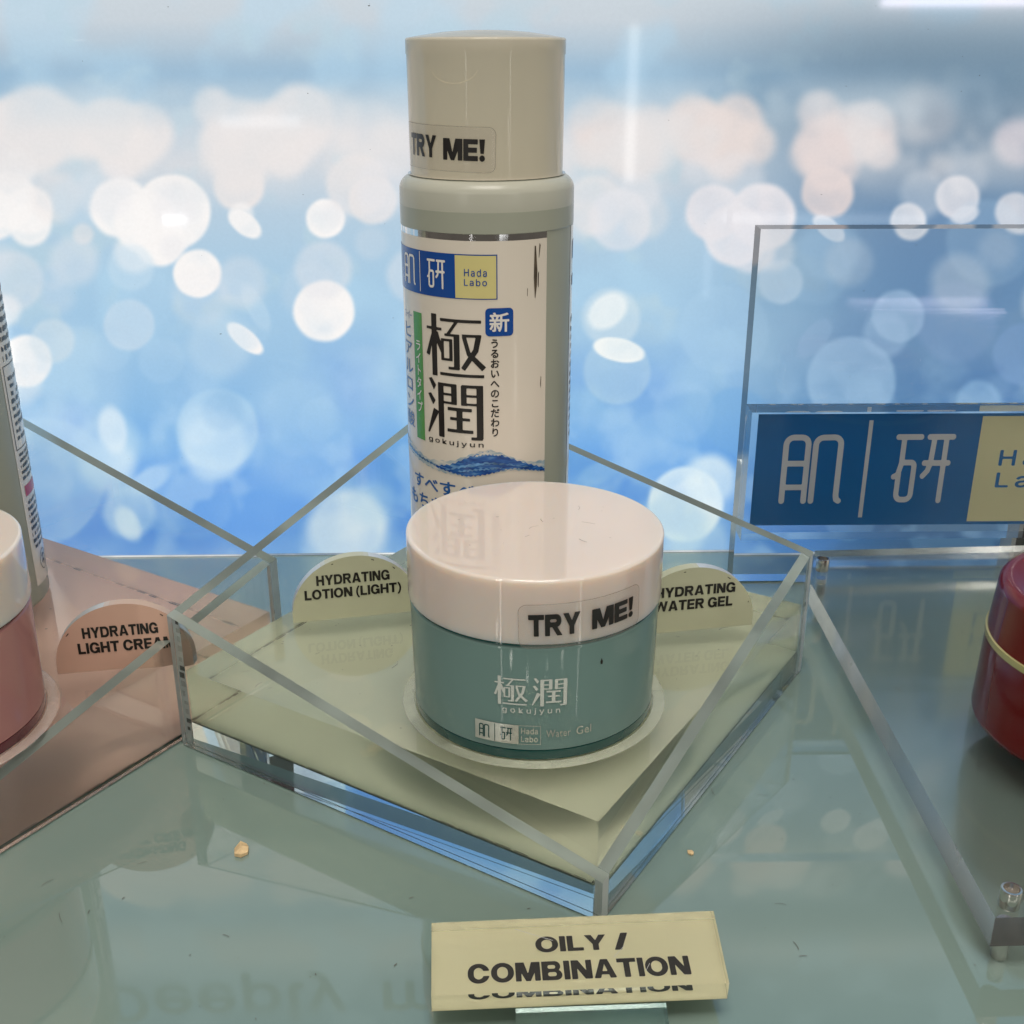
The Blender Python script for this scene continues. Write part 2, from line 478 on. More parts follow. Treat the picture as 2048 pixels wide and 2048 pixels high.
# the stylised pair on the blue panel (units of the drawing, 350 high)
HADA = [(25, [(12, 10), (12, 300)] + rarc(50, 300, 38, 180, 90) + [(90, 338)] + rarc(90, 303, 35, 90, 0) + [(125, 10)]),
        (25, [(12, 205), (125, 205)]), (25, [(12, 82), (125, 82)]),
        (25, [(163, 10), (163, 300)] + rarc(200, 300, 37, 180, 90) + [(255, 338)] + rarc(255, 303, 35, 90, 0) + [(290, 40), (294, 18), (306, 10)])]
KEN = [(25, [(8, 338), (136, 338)]), (25, [(42, 338), (42, 205), (28, 145), (6, 135)]),
       (25, [(42, 208), (95, 208)] + rarc(95, 188, 20, 90, 0) + [(115, 45)] + rarc(85, 45, 30, 0, -90) + [(62, 15)] + rarc(62, 45, 30, -90, -180) + [(32, 150)]),
       (25, [(184, 338), (316, 338)]), (25, [(212, 338), (206, 205), (194, 165), (170, 138)]), (25, [(280, 338), (280, 10)]), (25, [(172, 205), (306, 205)])]
HADA = [(29, l[1]) for l in HADA]; KEN = [(29, l[1]) for l in KEN]
hada_g = shape(HADA, 5); ken_g = shape(KEN, 5)

def q2(x0, y0, x1, y1, w0, w1=None):
    w1 = w0 if w1 is None else w1
    w0, w1 = (w * 1.13 if w >= 30 else w * 1.04 for w in (w0, w1))
    a, b = np.array((x0, y0)), np.array((x1, y1)); d = b - a; d = d / np.hypot(*d); n = np.array((-d[1], d[0]))
    return ('q', [tuple(a + n*w0/2), tuple(b + n*w1/2), tuple(b - n*w1/2), tuple(a - n*w0/2)])
# the two large characters, drawn stroke by stroke in a 510 x 510 square
GOKU = [q2(78, 510, 78, 5, 46), q2(0, 392, 152, 392, 22), q2(72, 375, 8, 170, 18, 36), q2(92, 360, 158, 205, 46, 26),
        q2(140, 470, 485, 470, 24), q2(290, 470, 205, 352, 24), q2(178, 352, 305, 352, 20), q2(284, 362, 284, 85, 44),
        q2(306, 84, 210, 84, 22), q2(306, 95, 275, 84, 30, 22),
        q2(158, 300, 158, 145, 26), q2(234, 300, 234, 145, 28), q2(145, 310, 248, 310, 20), q2(145, 152, 248, 152, 20),
        q2(330, 355, 485, 355, 22), q2(465, 362, 438, 230, 38), q2(440, 240, 335, 82, 38, 34), q2(345, 350, 385, 205, 30), q2(380, 215, 505, 90, 34, 40),
        q2(130, 30, 505, 30, 24)]
JUN = [('q', [(28, 500), (60, 510), (102, 450), (78, 405)]), ('q', [(15, 365), (48, 375), (92, 315), (68, 272)]), q2(100, 235, 12, 20, 52, 16),
       q2(146, 478, 146, 0, 46), q2(124, 466, 285, 466, 25), q2(262, 470, 262, 300, 42), q2(140, 385, 280, 385, 20), q2(140, 312, 280, 312, 20),
       q2(325, 466, 490, 466, 25), q2(342, 470, 342, 300, 40), q2(330, 385, 480, 385, 20), q2(330, 312, 480, 312, 20), q2(468, 478, 468, 12, 46), q2(490, 14, 398, 14, 26),
       q2(205, 262, 405, 262, 28), q2(225, 178, 390, 178, 25), q2(200, 72, 415, 72, 28), q2(305, 262, 305, 75, 44)]
goku_g = shape(GOKU, 6); jun_g = shape(JUN, 6)

def _box(x0, x1, y0, y1, r=0.0):
    def f(P):
        q = np.abs(P - np.array([(x0 + x1) / 2, (y0 + y1) / 2])) - np.array([(x1 - x0) / 2 - r, (y1 - y0) / 2 - r])
        return np.hypot(*np.maximum(q, 0).T) + np.minimum(q.max(1), 0) - r
    return f
def _u(*fs): return lambda P: np.minimum.reduce([f(P) for f in fs])
def _sub(a, *bs): return lambda P: np.maximum.reduce([a(P)] + [-b(P) for b in bs])
def _int(a, b): return lambda P: np.maximum(a(P), b(P))
def _q(*pts): return stroke_field([('q', list(pts))])
def _circ(x, y, r): return lambda P: np.hypot(P[:, 0] - x, P[:, 1] - y) - r
def block_letter(ch, s=.245, t=.195):
    """heavy sans capitals, cap height 1"""
    if ch == 'A': return _sub(_q((0, 0), (.345, 1), (.675, 1), (1.02, 0)), _q((s*1.08, 0), (s*1.08+.055, .185), (1.02-s*1.08-.055, .185), (1.02-s*1.08, 0)), _q((.395, .36), (.51, .75), (.625, .36))), 1.02
    if ch == 'B': return _sub(_u(_box(0, .5, 0, 1), _box(.1, .85, .46, 1, .25), _box(.1, .91, 0, .55, .27)), _box(s, .62, .60, 1-t*.95, .09), _box(s, .66, t*.95, .42, .1)), .93
    if ch in 'CG':
        ring = _sub(_box(0, .98, -.02, 1.02, .47), _box(s, .98-s, t-.02, 1.02-t, .24))
        if ch == 'C': return _sub(ring, _box(.52, 1.2, .365, .635)), .98
        return _u(_sub(ring, _box(.52, 1.2, .50, .66)), _box(.54, .985, .36, .54), _box(.80, .985, 0, .54)), 1.0
    if ch == 'D': return _sub(_u(_box(0, .45, 0, 1), _box(.05, .95, 0, 1, .43)), _u(_box(s, .5, t, 1-t), _box(s, .95-s, t, 1-t, .22))), .96
    if ch == 'E': return _u(_box(0, s, 0, 1), _box(0, .78, 0, t), _box(0, .73, .5-t/2, .5+t/2), _box(0, .77, 1-t, 1)), .79
    if ch == 'H': return _u(_box(0, s, 0, 1), _box(.90-s, .90, 0, 1), _box(0, .9, .5-t/2, .5+t/2)), .9
    if ch == 'I': return _box(0, s, 0, 1), s
    if ch == 'L': return _u(_box(0, s, 0, 1), _box(0, .74, 0, t)), .74
    if ch == 'M': return _u(_box(0, s*.95, 0, 1), _box(1.12-s*.95, 1.12, 0, 1), _q((0, 1), (s*1.45, 1), (.66, 0), (.46, 0)), _q((1.12, 1), (1.12-s*1.45, 1), (.46, 0), (.66, 0))), 1.12
    if ch == 'N': return _u(_box(0, s*.97, 0, 1), _box(.93-s*.97, .93, 0, 1), _q((0, 1), (s*1.2, 1), (.93, 0), (.93-s*1.2, 0))), .93
    if ch == 'O': return _sub(_box(0, 1.03, -.02, 1.02, .50), _box(s, 1.03-s, t-.02, 1.02-t, .26)), 1.03
    if ch == 'R': return _u(_sub(_u(_box(0, .5, .40, 1), _box(.05, .90, .40, 1, .28)), _box(s, .64, .40+t*.98, 1-t*.98, .09)), _box(0, s, 0, 1), _q((.36, .46), (.64, .46), (.96, 0), (.66, 0))), .95
    if ch == 'T': return _u(_box(0, .86, 1-t, 1), _box(.43-s/2, .43+s/2, 0, 1)), .86
    if ch == 'W': return _u(_q((0, 1), (s*1.05, 1), (.50, 0), (.25, 0)), _q((.25, 0), (.48, 0), (.815, 1), (.60, 1)), _q((1.41, 1), (1.41-s*1.05, 1), (.91, 0), (1.16, 0)), _q((1.16, 0), (.93, 0), (.595, 1), (.81, 1))), 1.41
    if ch == 'Y': return _u(_q((0, 1), (s*1.16, 1), (.60, .40), (.37, .36)), _q((.98, 1), (.98-s*1.16, 1), (.38, .40), (.61, .36)), _box(.49-s/2, .49+s/2, 0, .46)), .98
    if ch == '(': return _int(_sub(_circ(.92, .42, .90), _circ(1.02, .42, .80)), _box(0, .40, -.20, 1.04)), .42
    if ch == ')': return _int(_sub(_circ(-.50, .42, .90), _circ(-.60, .42, .80)), _box(.02, .42, -.20, 1.04)), .42
    if ch == '/': return _q((0, -.02), (s*.8, -.02), (.46, 1.02), (.46-s*.8, 1.02)), .46
    if ch == '!': return _u(_q((.01, 1), (.31, 1), (.255, .34), (.075, .34)), _circ(.165, .125, .145)), .33
_bc = {}
def block_text(words, s=.272, t=.212, track=.07, space=.32, n=26):
    V, F = [], []; pen = 0.0
    for ch in words:
        if ch == ' ': pen += space; continue
        key = (ch, s, t, n)
        if key not in _bc:
            f, w = block_letter(ch, s, t); h = 1.0 / n
            _bc[key] = (*march(f, -.03, w + .03, -.22 if ch in '()' else -.04, 1.06, h * .999), w)
        v, f, w = _bc[key]; o = len(V)
        V += [(x + pen, y) for x, y in v]; F += [[i + o for i in q] for q in f]; pen += w + track
    return V, F

# ------------------------------------------------------------------ the setting: shelf and back-lit poster
YAW = R_(1.22)
def poster(x, z, off=0):
    """point on the poster plane"""
    return (x, 2.2450 + (x + 0.0) * math.tan(YAW) + off, z)

def make_shelf():
    m, nt, b, o = newmat('glossy grey green shelf')
    n = noise(nt, 7, 5); n2 = noise(nt, 120, 3)
    r = ramp(nt, n.outputs[0], ((.25, (.160, .232, .205)), (.75, (.200, .276, .246))))
    nt.links.new(r.outputs[0], b.inputs['Base Color'])
    tc = nt.nodes.new('ShaderNodeTexCoord'); mp = nt.nodes.new('ShaderNodeMapping'); mp.inputs['Scale'].default_value = (9, 42, 1); mp.inputs['Rotation'].default_value = (0, 0, .5)
    n2.inputs['Scale'].default_value = 1; n2.inputs['Detail'].default_value = 6; n2.inputs['Distortion'].default_value = .8
    nt.links.new(tc.outputs['Object'], mp.inputs[0]); nt.links.new(mp.outputs[0], n2.inputs['Vector'])
    rr = ramp(nt, n2.outputs[0], ((.40, (.020,) * 3), (.75, (.10,) * 3)))
    nt.links.new(rr.outputs[0], b.inputs['Coat Roughness'])
    nt.links.new(rr.outputs[0], b.inputs['Roughness'])
    b.inputs['Specular IOR Level'].default_value = .55
    b.inputs['Coat Weight'].default_value = 1.0; b.inputs['Coat IOR'].default_value = 1.62; b.inputs['Coat Roughness'].default_value = .02
    V, F = prism([(-3.2, -.4), (3.2, -.4), (3.2, 2.245 + 3.2 * math.tan(YAW) - .002), (-3.2, 2.245 - 3.2 * math.tan(YAW) - .002)], -.12, 0)
    mk('shelf', V, F, m, kind='structure')
make_shelf()

PX = 1 / 1050.0
def make_poster():
    x0, x1, z0, z1 = -1.25, 1.30, .004, 1.16
    h = .0030
    nx, nz = int((x1 - x0) / h), int((z1 - z0) / h)
    xs = np.concatenate([np.linspace(-3.2, x0, 20)[:-1], np.linspace(x0, x1, nx), np.linspace(x1, 3.2, 20)[1:]])
    zs = np.concatenate([np.linspace(z0, z1, nz), np.linspace(z1, 1.62, 40)[1:]])
    X, Z = np.meshgrid(xs, zs)
    # colours as they show (sRGB 0..1); the picture is described in the photograph's scale: u, w = horizontal and vertical place
    def lin(c): c = np.asarray(c, float) / 255; return np.where(c <= .04045, c / 12.92, ((c + .055) / 1.055) ** 2.4)
    cy, sy = math.cos(R_(22)), math.sin(R_(22))
    Y = 2.245 + X * math.tan(YAW)
    D = Y * cy - (Z - 1) * sy
    U = 1024 + 2300 * X / D; Wv = 1024 + 2300 * (-(Y * sy + (Z - 1) * cy)) / D
    keys = np.array([-1500, -700, -330, -120, -20, 40, 95, 150, 205, 260, 330, 430, 560, 700, 820, 900, 970, 1060, 1115])  # above the frame the poster is dimmed to weaken its reflections
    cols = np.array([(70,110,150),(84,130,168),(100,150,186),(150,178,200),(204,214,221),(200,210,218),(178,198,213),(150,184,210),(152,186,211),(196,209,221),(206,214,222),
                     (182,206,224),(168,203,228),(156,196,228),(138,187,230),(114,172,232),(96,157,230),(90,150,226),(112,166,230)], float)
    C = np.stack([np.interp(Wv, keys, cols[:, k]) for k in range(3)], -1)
    # broad tonal drift of the print
    def vnoise(px, py, s, seed):
        r = np.random.default_rng(seed); G = r.random((64, 64))
        a, b = px / s + 17.3, py / s + 9.1; i, j = np.floor(a).astype(int), np.floor(b).astype(int); fa, fb = a - i, b - j
        fa = fa * fa * (3 - 2 * fa); fb = fb * fb * (3 - 2 * fb)
        g = lambda p, q: G[p % 64, q % 64]
        return (g(i, j) * (1-fa) + g(i+1, j) * fa) * (1-fb) + (g(i, j+1) * (1-fa) + g(i+1, j+1) * fa) * fb
    def fbm(s, seed): return sum(vnoise(U, Wv, s / 2 ** k, seed + k) * .5 ** k for k in range(3)) / 1.75
    def mix(C, col, a): return C + (np.array(col, float) - C) * np.clip(a, 0, 1)[..., None]
    sm = lambda a, b, x: (lambda t: t * t * (3 - 2 * t))(np.clip((x - a) / (b - a), 0, 1))
    C = mix(C, (80, 138, 222), sm(.50, .78, fbm(190, 3)) * sm(620, 900, Wv) * .75)
    C = mix(C, (182, 218, 240), sm(.46, .72, fbm(150, 11)) * .45)
    C = mix(C, (186, 212, 225), sm(.52, .75, fbm(80, 21)) * sm(420, 250, np.abs(Wv - 330)) * .6)
    # right third looks dimmer; that dimming is mixed into the print colours
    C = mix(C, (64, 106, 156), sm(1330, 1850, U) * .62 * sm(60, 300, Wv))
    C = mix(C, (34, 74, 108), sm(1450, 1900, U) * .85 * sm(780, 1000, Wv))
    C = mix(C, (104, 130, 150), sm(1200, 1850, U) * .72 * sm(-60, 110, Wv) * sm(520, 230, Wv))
    # discs of light: place, radius, strength, colour, squash, softness
    CR, WH, PB, MB = (238, 232, 230), (250, 247, 245), (205, 226, 240), (190, 222, 242)
    discs = []
    def d(x, y, r, a=1., c=CR, soft=8, sx=1., rot=0.): discs.append((x, y, r, a, c, soft + (19 if y < 345 else 5), sx, rot))
    for x, y, r in ((20,265,70),(75,250,78),(75,305,45),(130,262,58),(205,255,52),(225,262,62),(285,268,60),(250,300,55),(242,322,36),(175,285,34)): d(x, y, r, .92)
    for x, y, r in ((425,212,36),(470,255,58),(450,290,52),(520,262,60),(480,330,56),(478,372,50),(560,262,60),(590,285,50),(600,240,70),(570,315,40)): d(x, y, r, .9)
    for x, y, r in ((660,245,60),(730,260,60),(790,300,50)): d(x, y, r, .6, soft=24)
    for x, y, r in ((15,400,58),(58,420,48),(60,450,42),(-10,430,50),(30,340,36)): d(x, y, r, .9, WH)
    d(110,395,50,.5,soft=20); d(160,400,52,.35,PB,18); d(166,468,20,.6,CR,8)
    d(240,415,60,.98,WH); d(345,425,76,1,WH,5); d(290,445,62,1,WH); d(320,480,52,1,WH); d(270,505,40,.7,WH,16)
    d(395,547,48,1,WH,4); d(262,535,46,.45,PB,8); d(258,650,51,.62,(206,222,236),5); d(651,437,39,1,WH,4)
    d(490,448,38,.95,WH,6,.55,38); d(482,430,24,.7,WH,8); d(715,370,62,.62,CR,10); d(745,400,48,.75,CR,7); d(700,330,50,.4,CR,18)
    d(648,622,61,1,WH,5); d(490,677,44,1,WH,6,.42,40); d(440,690,62,.35,PB,26); d(512,615,52,.35,PB,14,.35,62)
    d(52,722,52,1,WH,5); d(40,770,40,.5,WH,20); d(105,682,44,.55,(215,226,232),8); d(10,620,30,.7,WH,14)
    d(435,860,82,.55,MB,7); d(430,895,66,.60,(225,243,252),22); d(400,850,38,.35,(225,243,252),14); d(445,820,40,.5,(140,185,225),16)
    d(215,890,62,.55,MB,24); d(225,860,46,.75,(232,244,252),18,.6,80); d(220,930,50,.6,(222,240,250),26); d(300,960,42,.5,(215,238,252),20,.5,-30); d(265,1020,52,.55,(215,238,250),14); d(262,1045,36,.7,(226,243,250),16,.6,60)
    d(90,960,125,.5,(176,212,240),7); d(120,900,90,.3,(200,228,246),40); d(120,780,130,.25,PB,50)
    d(690,1055,78,.8,(236,246,250),22); d(660,1085,60,.5,(236,246,250),30); d(740,1010,40,.4,MB,24)
    d(610,860,120,.3,(190,220,240),60); d(560,1050,120,.28,(150,195,238),60); d(735,760,60,.3,PB,40)
    # right of the bottle
    for x, y, r in ((1190,250,52),(1230,270,60),(1265,300,55),(1300,260,45),(1180,300,34)): d(x, y, r, .72, (236,222,216), 14)
    for x, y, r in ((1400,265,62),(1445,280,62),(1508,285,42),(1450,320,38),(1385,240,50),(1475,240,50)): d(x, y, r, .82, (233,218,212))
    for x, y, r in ((1640,225,42),(1650,290,58),(1700,270,60),(1740,255,52),(1660,330,56),(1655,385,52),(1760,300,36),(1620,310,38)): d(x, y, r, .82, (230,215,212))
    d(1190,410,60,.6,CR,14); d(1240,440,62,.7,(228,230,236),10); d(1290,430,46,.4,CR,20); d(1160,440,40,.4,CR,20)
    d(1428,425,56,.9,(232,228,232)); d(1525,432,66,.9,(232,228,232)); d(1470,470,62,.9,(232,230,234)); d(1500,500,45,.7,(228,228,234),12)
    d(1655,455,34,.85,(225,226,232),5,.55,38); d(1816,442,36,.85,(222,224,230),5); d(1915,395,44,.85,(222,222,228),6); d(1930,430,28,.8,(222,222,228),8,.6,-20)
    d(2030,425,40,.8,(218,218,224),6); d(2035,285,46,.7,(218,205,212),10); d(1880,330,26,.5,(210,206,208),12); d(1850,235,60,.35,(215,205,205),26)
    d(1557,560,44,.55,(196,216,234),6); d(1222,635,58,.55,(214,230,238),8); d(1215,622,44,.9,(240,246,246),12,.7,-40); d(1234,742,67,.5,(185,214,232),5); d(1238,700,52,1,(244,248,246),5,.45,12)
    d(1372,1008,74,1,(233,246,250),6); d(1340,1060,70,.6,(205,232,244),24); d(1400,1090,60,.5,(205,232,244),24); d(1320,900,78,.3,(150,196,236),8); d(1475,840,66,.4,(120,175,225),5); d(1200,945,40,.45,(170,212,242),20,.5,-20)
    d(1790,628,52,.5,(176,204,232),5); d(1765,665,44,.45,(170,200,230),12); d(1697,757,88,.62,(168,202,232),6); d(1625,672,46,.3,(165,192,225),10,.5,-50); d(1905,640,80,.25,(150,175,215),14)
    d(2040,705,62,.35,(130,165,215),6); d(1655,500,60,.3,(160,195,225),24); d(1950,800,44,.5,(160,200,235),8); d(1420,960,50,.8,(225,242,248),20); d(1600,1020,90,.25,(70,130,205),20)
    for k in range(26):
        d(rng.uniform(-300, 2300), rng.uniform(480, 1080), rng.uniform(40, 95), rng.uniform(.06, .2), (190, 220, 242), rng.uniform(4, 14))
    for k in range(34):
        d(rng.uniform(-60, 2100), rng.uniform(330, 620), rng.uniform(22, 62), rng.uniform(.15, .5), (232, 232, 236), rng.uniform(10, 26))
    # out of the frame, the same kind of picture goes on
    for k in range(40):
        x = rng.uniform(250, 1100) * (1 if k % 2 else -1) + (2300 if k % 2 else -200)
        d(x, rng.uniform(180, 600), rng.uniform(35, 80), rng.uniform(.4, .95), CR)
    mott = .74 + .46 * fbm(55, 61)
    for x, y, r, a, c, soft, sx, rot in discs:
        box = (np.abs(U - x) < r * 1.5 + soft) & (np.abs(Wv - y) < r * 1.5 + soft)
        if not box.any(): continue
        uu, ww = U[box] - x, Wv[box] - y
        cr, sr = math.cos(R_(rot)), math.sin(R_(rot))
        p, q = uu * cr + ww * sr, (-uu * sr + ww * cr) / sx
        ang = np.arctan2(q, p); rad = np.hypot(p, q) * (1 + .006 * np.cos(7 * ang + x) + .006 * np.cos(3 * ang + y))
        mask = sm(r + soft * .6, r - soft * .6, rad) * (1 + .12 * sm(r * .6, r, rad) - .06)
        C[box] = C[box] + (np.array(c, float) - C[box]) * np.clip(mask * a * mott[box], 0, 1)[:, None]
    haze = sm(150, 262, Wv) * sm(430, 300, Wv) * (.25 + .75 * sm(.36, .66, fbm(120, 31)))
    C = mix(C, (230, 228, 228), haze * .80 * (1 - .35 * sm(1350, 2000, U)))
    C = mix(C, (203, 217, 226), sm(120, 200, Wv) * sm(275, 215, Wv) * .45 * sm(.3, .6, fbm(160, 41)))
    wisp = sm(.47, .75, fbm(70, 51)) * sm(640, 860, Wv)
    C = mix(C, (186, 218, 244), wisp * .38)
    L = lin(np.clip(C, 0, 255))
    V = np.stack([X, Y, Z], -1).reshape(-1, 3) * K
    ny, nxx = X.shape
    idx = np.arange(ny * nxx).reshape(ny, nxx)
    F = np.stack([idx[:-1, :-1], idx[:-1, 1:], idx[1:, 1:], idx[1:, :-1]], -1).reshape(-1, 4)
    me = bpy.data.meshes.new('backdrop')
    me.vertices.add(len(V)); me.vertices.foreach_set('co', V.ravel())
    me.loops.add(F.size); me.loops.foreach_set('vertex_index', F.ravel().astype(np.int32))
    me.polygons.add(len(F)); me.polygons.foreach_set('loop_start', np.arange(0, F.size, 4, dtype=np.int32))
    me.update(calc_edges=True); me.validate()
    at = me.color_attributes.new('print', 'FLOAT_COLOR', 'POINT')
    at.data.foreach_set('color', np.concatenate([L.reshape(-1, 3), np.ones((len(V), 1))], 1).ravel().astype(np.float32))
    m, nt, b, o = newmat('back-lit poster')
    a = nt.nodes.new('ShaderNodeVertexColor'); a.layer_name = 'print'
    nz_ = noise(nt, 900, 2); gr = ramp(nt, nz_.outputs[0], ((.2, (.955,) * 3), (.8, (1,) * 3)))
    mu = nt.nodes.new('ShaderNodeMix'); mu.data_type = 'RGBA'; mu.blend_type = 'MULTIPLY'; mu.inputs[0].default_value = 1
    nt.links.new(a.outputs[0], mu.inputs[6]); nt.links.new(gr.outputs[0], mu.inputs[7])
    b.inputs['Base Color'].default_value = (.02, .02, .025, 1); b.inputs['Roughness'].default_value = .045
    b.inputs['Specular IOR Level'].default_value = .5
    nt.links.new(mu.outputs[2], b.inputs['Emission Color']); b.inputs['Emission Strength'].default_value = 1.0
    me.materials.append(m)
    ob = bpy.data.objects.new('backdrop', me); COL.objects.link(ob); ob['kind'] = 'structure'
    # big words of the poster, over the frame: they show as a reflection in the shelf
    eu = (math.cos(YAW), math.sin(YAW), 0)
    tm, nt, b, o = newmat('grey poster lettering')
    b.inputs['Base Color'].default_value = (.03, .04, .05, 1); b.inputs['Roughness'].default_value = .2
    b.inputs['Emission Color'].default_value = (.10, .15, .19, 1); b.inputs['Emission Strength'].default_value = 1
    vf = text2d('Deeply m', .246, INTER, .016, 1.05, .02, 40, 'l')
    V2, F2 = lay(vf, on_plane(poster(-1.04, 1.174, -.0015), eu, (0, 0, 1)))
    mk('header_lettering', V2, F2, tm, ob)
    # glowing strip standing in for light leaking between poster and shelf
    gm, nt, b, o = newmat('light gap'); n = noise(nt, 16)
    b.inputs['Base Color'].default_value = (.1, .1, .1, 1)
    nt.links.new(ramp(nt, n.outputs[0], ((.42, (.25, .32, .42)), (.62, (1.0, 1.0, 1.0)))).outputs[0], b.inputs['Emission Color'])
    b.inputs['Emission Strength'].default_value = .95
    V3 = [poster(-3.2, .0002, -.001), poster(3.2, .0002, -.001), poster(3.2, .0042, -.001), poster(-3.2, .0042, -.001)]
    mk('light_leak', V3, [[0, 1, 2, 3]], gm, ob)
    return ob
make_poster()

# ------------------------------------------------------------------ the two clear trays
E1 = np.array([math.cos(R_(-32.2)), math.sin(R_(-32.2))]); E2 = np.array([-E1[1], E1[0]])
CEN = np.array([-.0045, 1.6255]); SIDE = .730; TW = .0155
TSH = -.740 * E1 - .494 * E2        # from the middle tray to its neighbour
def ab(a, b, c=CEN): p = c + E1 * a + E2 * b; return (float(p[0]), float(p[1]))
s2 = SIDE / 2
def wall_h(a, b): return .2260 - .1640 * a / SIDE + .1645 * b / SIDE
def wall(a0, a1, b0, b1):
    ca = [(a0, b0), (a1, b0), (a1, b1), (a0, b1)]
    return prism([ab(*c) for c in ca], .0030, [wall_h(*c) for c in ca])
GAP = .0008
tray = root('display_tray', (CEN[0], CEN[1], 0), 'clear acrylic box round the green block, holding the tall bottle and teal jar', 'display tray', 'diamond-set clear trays')
def tray_wall(a0, a1, b0, b1, ends):
    o = face_mat(mk('wall', *wall(a0, a1, b0, b1), 'acrylic', tray), (1,), 'cut_top')
    return face_mat(o, ends, 'cloudy')
tray_wall(-s2, s2, -s2, -s2 + TW, (3, 5)); tray_wall(-s2, s2, s2 - TW, s2, (3, 5))
tray_wall(-s2, -s2 + TW, -s2 + TW + GAP, s2 - TW - GAP, (2, 4)); tray_wall(s2 - TW, s2, -s2 + TW + GAP, s2 - TW - GAP, (2, 4))
bi = s2 - TW - .0012
mk('base_plate', *prism([ab(-bi, -bi), ab(bi, -bi), ab(bi, bi), ab(-bi, bi)], .0030, .0440), 'acrylic_block', tray)

def glue():
    parts, light = [], []
    r = random.Random(3)
    def quad3(P, du, dv): return ([tuple(P), tuple(P + du), tuple(P + du + dv), tuple(P + dv)], [[0, 1, 2, 3]])
    # bubbles in the upright joints
    for (a0, b, h) in ((-s2 + .003, -s2 + TW + GAP / 2, .215), (s2 - TW + .003, s2 - TW - GAP / 2, .215)):
        z = .012
        while z < h:
            w = r.uniform(.35, .7) * TW; hh = r.uniform(.006, .010)
            p = ab(a0 + r.uniform(0, .3) * TW, b); du = np.array([*(E1 * w), 0]); dv = np.array([0, 0, hh])
            (parts if r.random() < .5 else light).append(quad3(np.array([*p, z]), du, dv))
            z += r.uniform(.012, .018)
    # beads of glue under the front walls
    n = 118
    for i in range(n):
        t = i / n; a = -s2 + .012 + t * (SIDE - .02)
        if abs(t - .14) < .012 or r.random() < .05: continue
        p = ab(a, -s2 + .002); w = .0030; e = .5 + .5 * math.sin(i * .35)
        tgt = light if r.random() < .12 + .4 * (t > .8) else parts
        tgt.append(quad3(np.array([*p, .0022]), np.array([*(E1 * w), 0]), np.array([*(E2 * (.005 + .003 * e)), 0])))
    for i in range(90):
        b = -s2 + .02 + i / 90 * (SIDE - .04); p = ab(s2 - .006, b)
        if r.random() < .25: continue
        (parts if r.random() < .8 else light).append(quad3(np.array([*p, .0022]), np.array([*(E2 * .004), 0]), np.array([*(E1 * .004), 0])))
    return join(parts), join(light)
gd, gl = glue()
gluem = solid('dark glue beads', (.03, .075, .08), .3, var=.4); gluel = solid('pale glue beads', (.55, .60, .58), .3, var=.3)
mk('glue_beads', *gd, gluem, tray, kind='stuff'); mk('glue_bubbles', *gl, gluel, tray, kind='stuff')

def copy_tree(o, dx, parent=None, skip=()):
    c = o.copy(); COL.objects.link(c)
    if parent is None: c.location = o.location + Vector((dx[0], dx[1], 0)) * K
    else: c.parent = parent
    for ch in list(o.children):
        if ch.name.split('.')[0] not in skip: copy_tree(ch, dx, c)
    return c
tray2 = copy_tree(tray, TSH, skip=('base_plate',))
tray2['label'] = 'clear acrylic box round the salmon pink block, cut off by the left edge'
tray2['base'] = [CEN[0] + TSH[0], CEN[1] + TSH[1], 0]

# ------------------------------------------------------------------ coloured acrylic blocks the products stand on
HP = .134
JX, JY, JR = .031, 1.443, .1750
def riser(c, film, label, ZF=.0465):
    r = root('riser_block', (c[0], c[1], ZF), label, 'display block', 'coloured acrylic risers')
    k = s2 - TW - .0020
    P = [ab(-k, -k, c), ab(k, -k, c), ab(k, k, c), ab(-k, k, c)]
    v, f = prism(P, ZF, HP)
    mk('block', v, f[1:], 'acrylic_block', r)
    mk('colour_film', [(*p, ZF) for p in P], [[3, 2, 1, 0]], film, r)
    mk('film_backing', [(*p, ZF - .0004) for p in P], [[3, 2, 1, 0]], film, r)
    # turned ring that keeps the jar in place
    jx, jy = (JX, JY) if ZF > .03 else (JX + TSH[0] + .034, JY + TSH[1] - .055)
    rp = [(.1708, HP + .0004), (.1880, HP + .0004), (.1884, HP + .0008), (.1872, HP + .0013), (.1716, HP + .0013), (.1708, HP + .0004)]
    mk('locating_ring', *lathe(rp, jx, jy, 128), 'ring' if ZF > .03 else 'ring_pink', r, smooth=40)
    # thin grey line of dirt along the film border
    parts = []
    for i in range(4):
        a, b = np.array(P[i]), np.array(P[(i + 1) % 4]); d = (b - a) / np.linalg.norm(b - a); n = np.array([-d[1], d[0]])
        for j in range(24):
            if random.random() < .3: continue
            t0, t1 = j / 24, (j + random.uniform(.6, 1.02)) / 24; w = random.uniform(.0008, .0022)
            p, q = a + (b - a) * t0 + n * .001, a + (b - a) * min(t1, .995) + n * .001
            parts.append(([(*p, ZF + .0004), (*q, ZF + .0004), (*(q + n * w), ZF + .0004), (*(p + n * w), ZF + .0004)], [[0, 1, 2, 3]]))
    mk('film_border', *join(parts), 'darkmark', r, kind='stuff')
    return r
riser(CEN, 'film_green', 'thick pale green acrylic block under the tall bottle and the teal jar')
riser(CEN + TSH, 'film_pink', 'thick salmon pink acrylic block under the rose jar at the left edge', .0060)

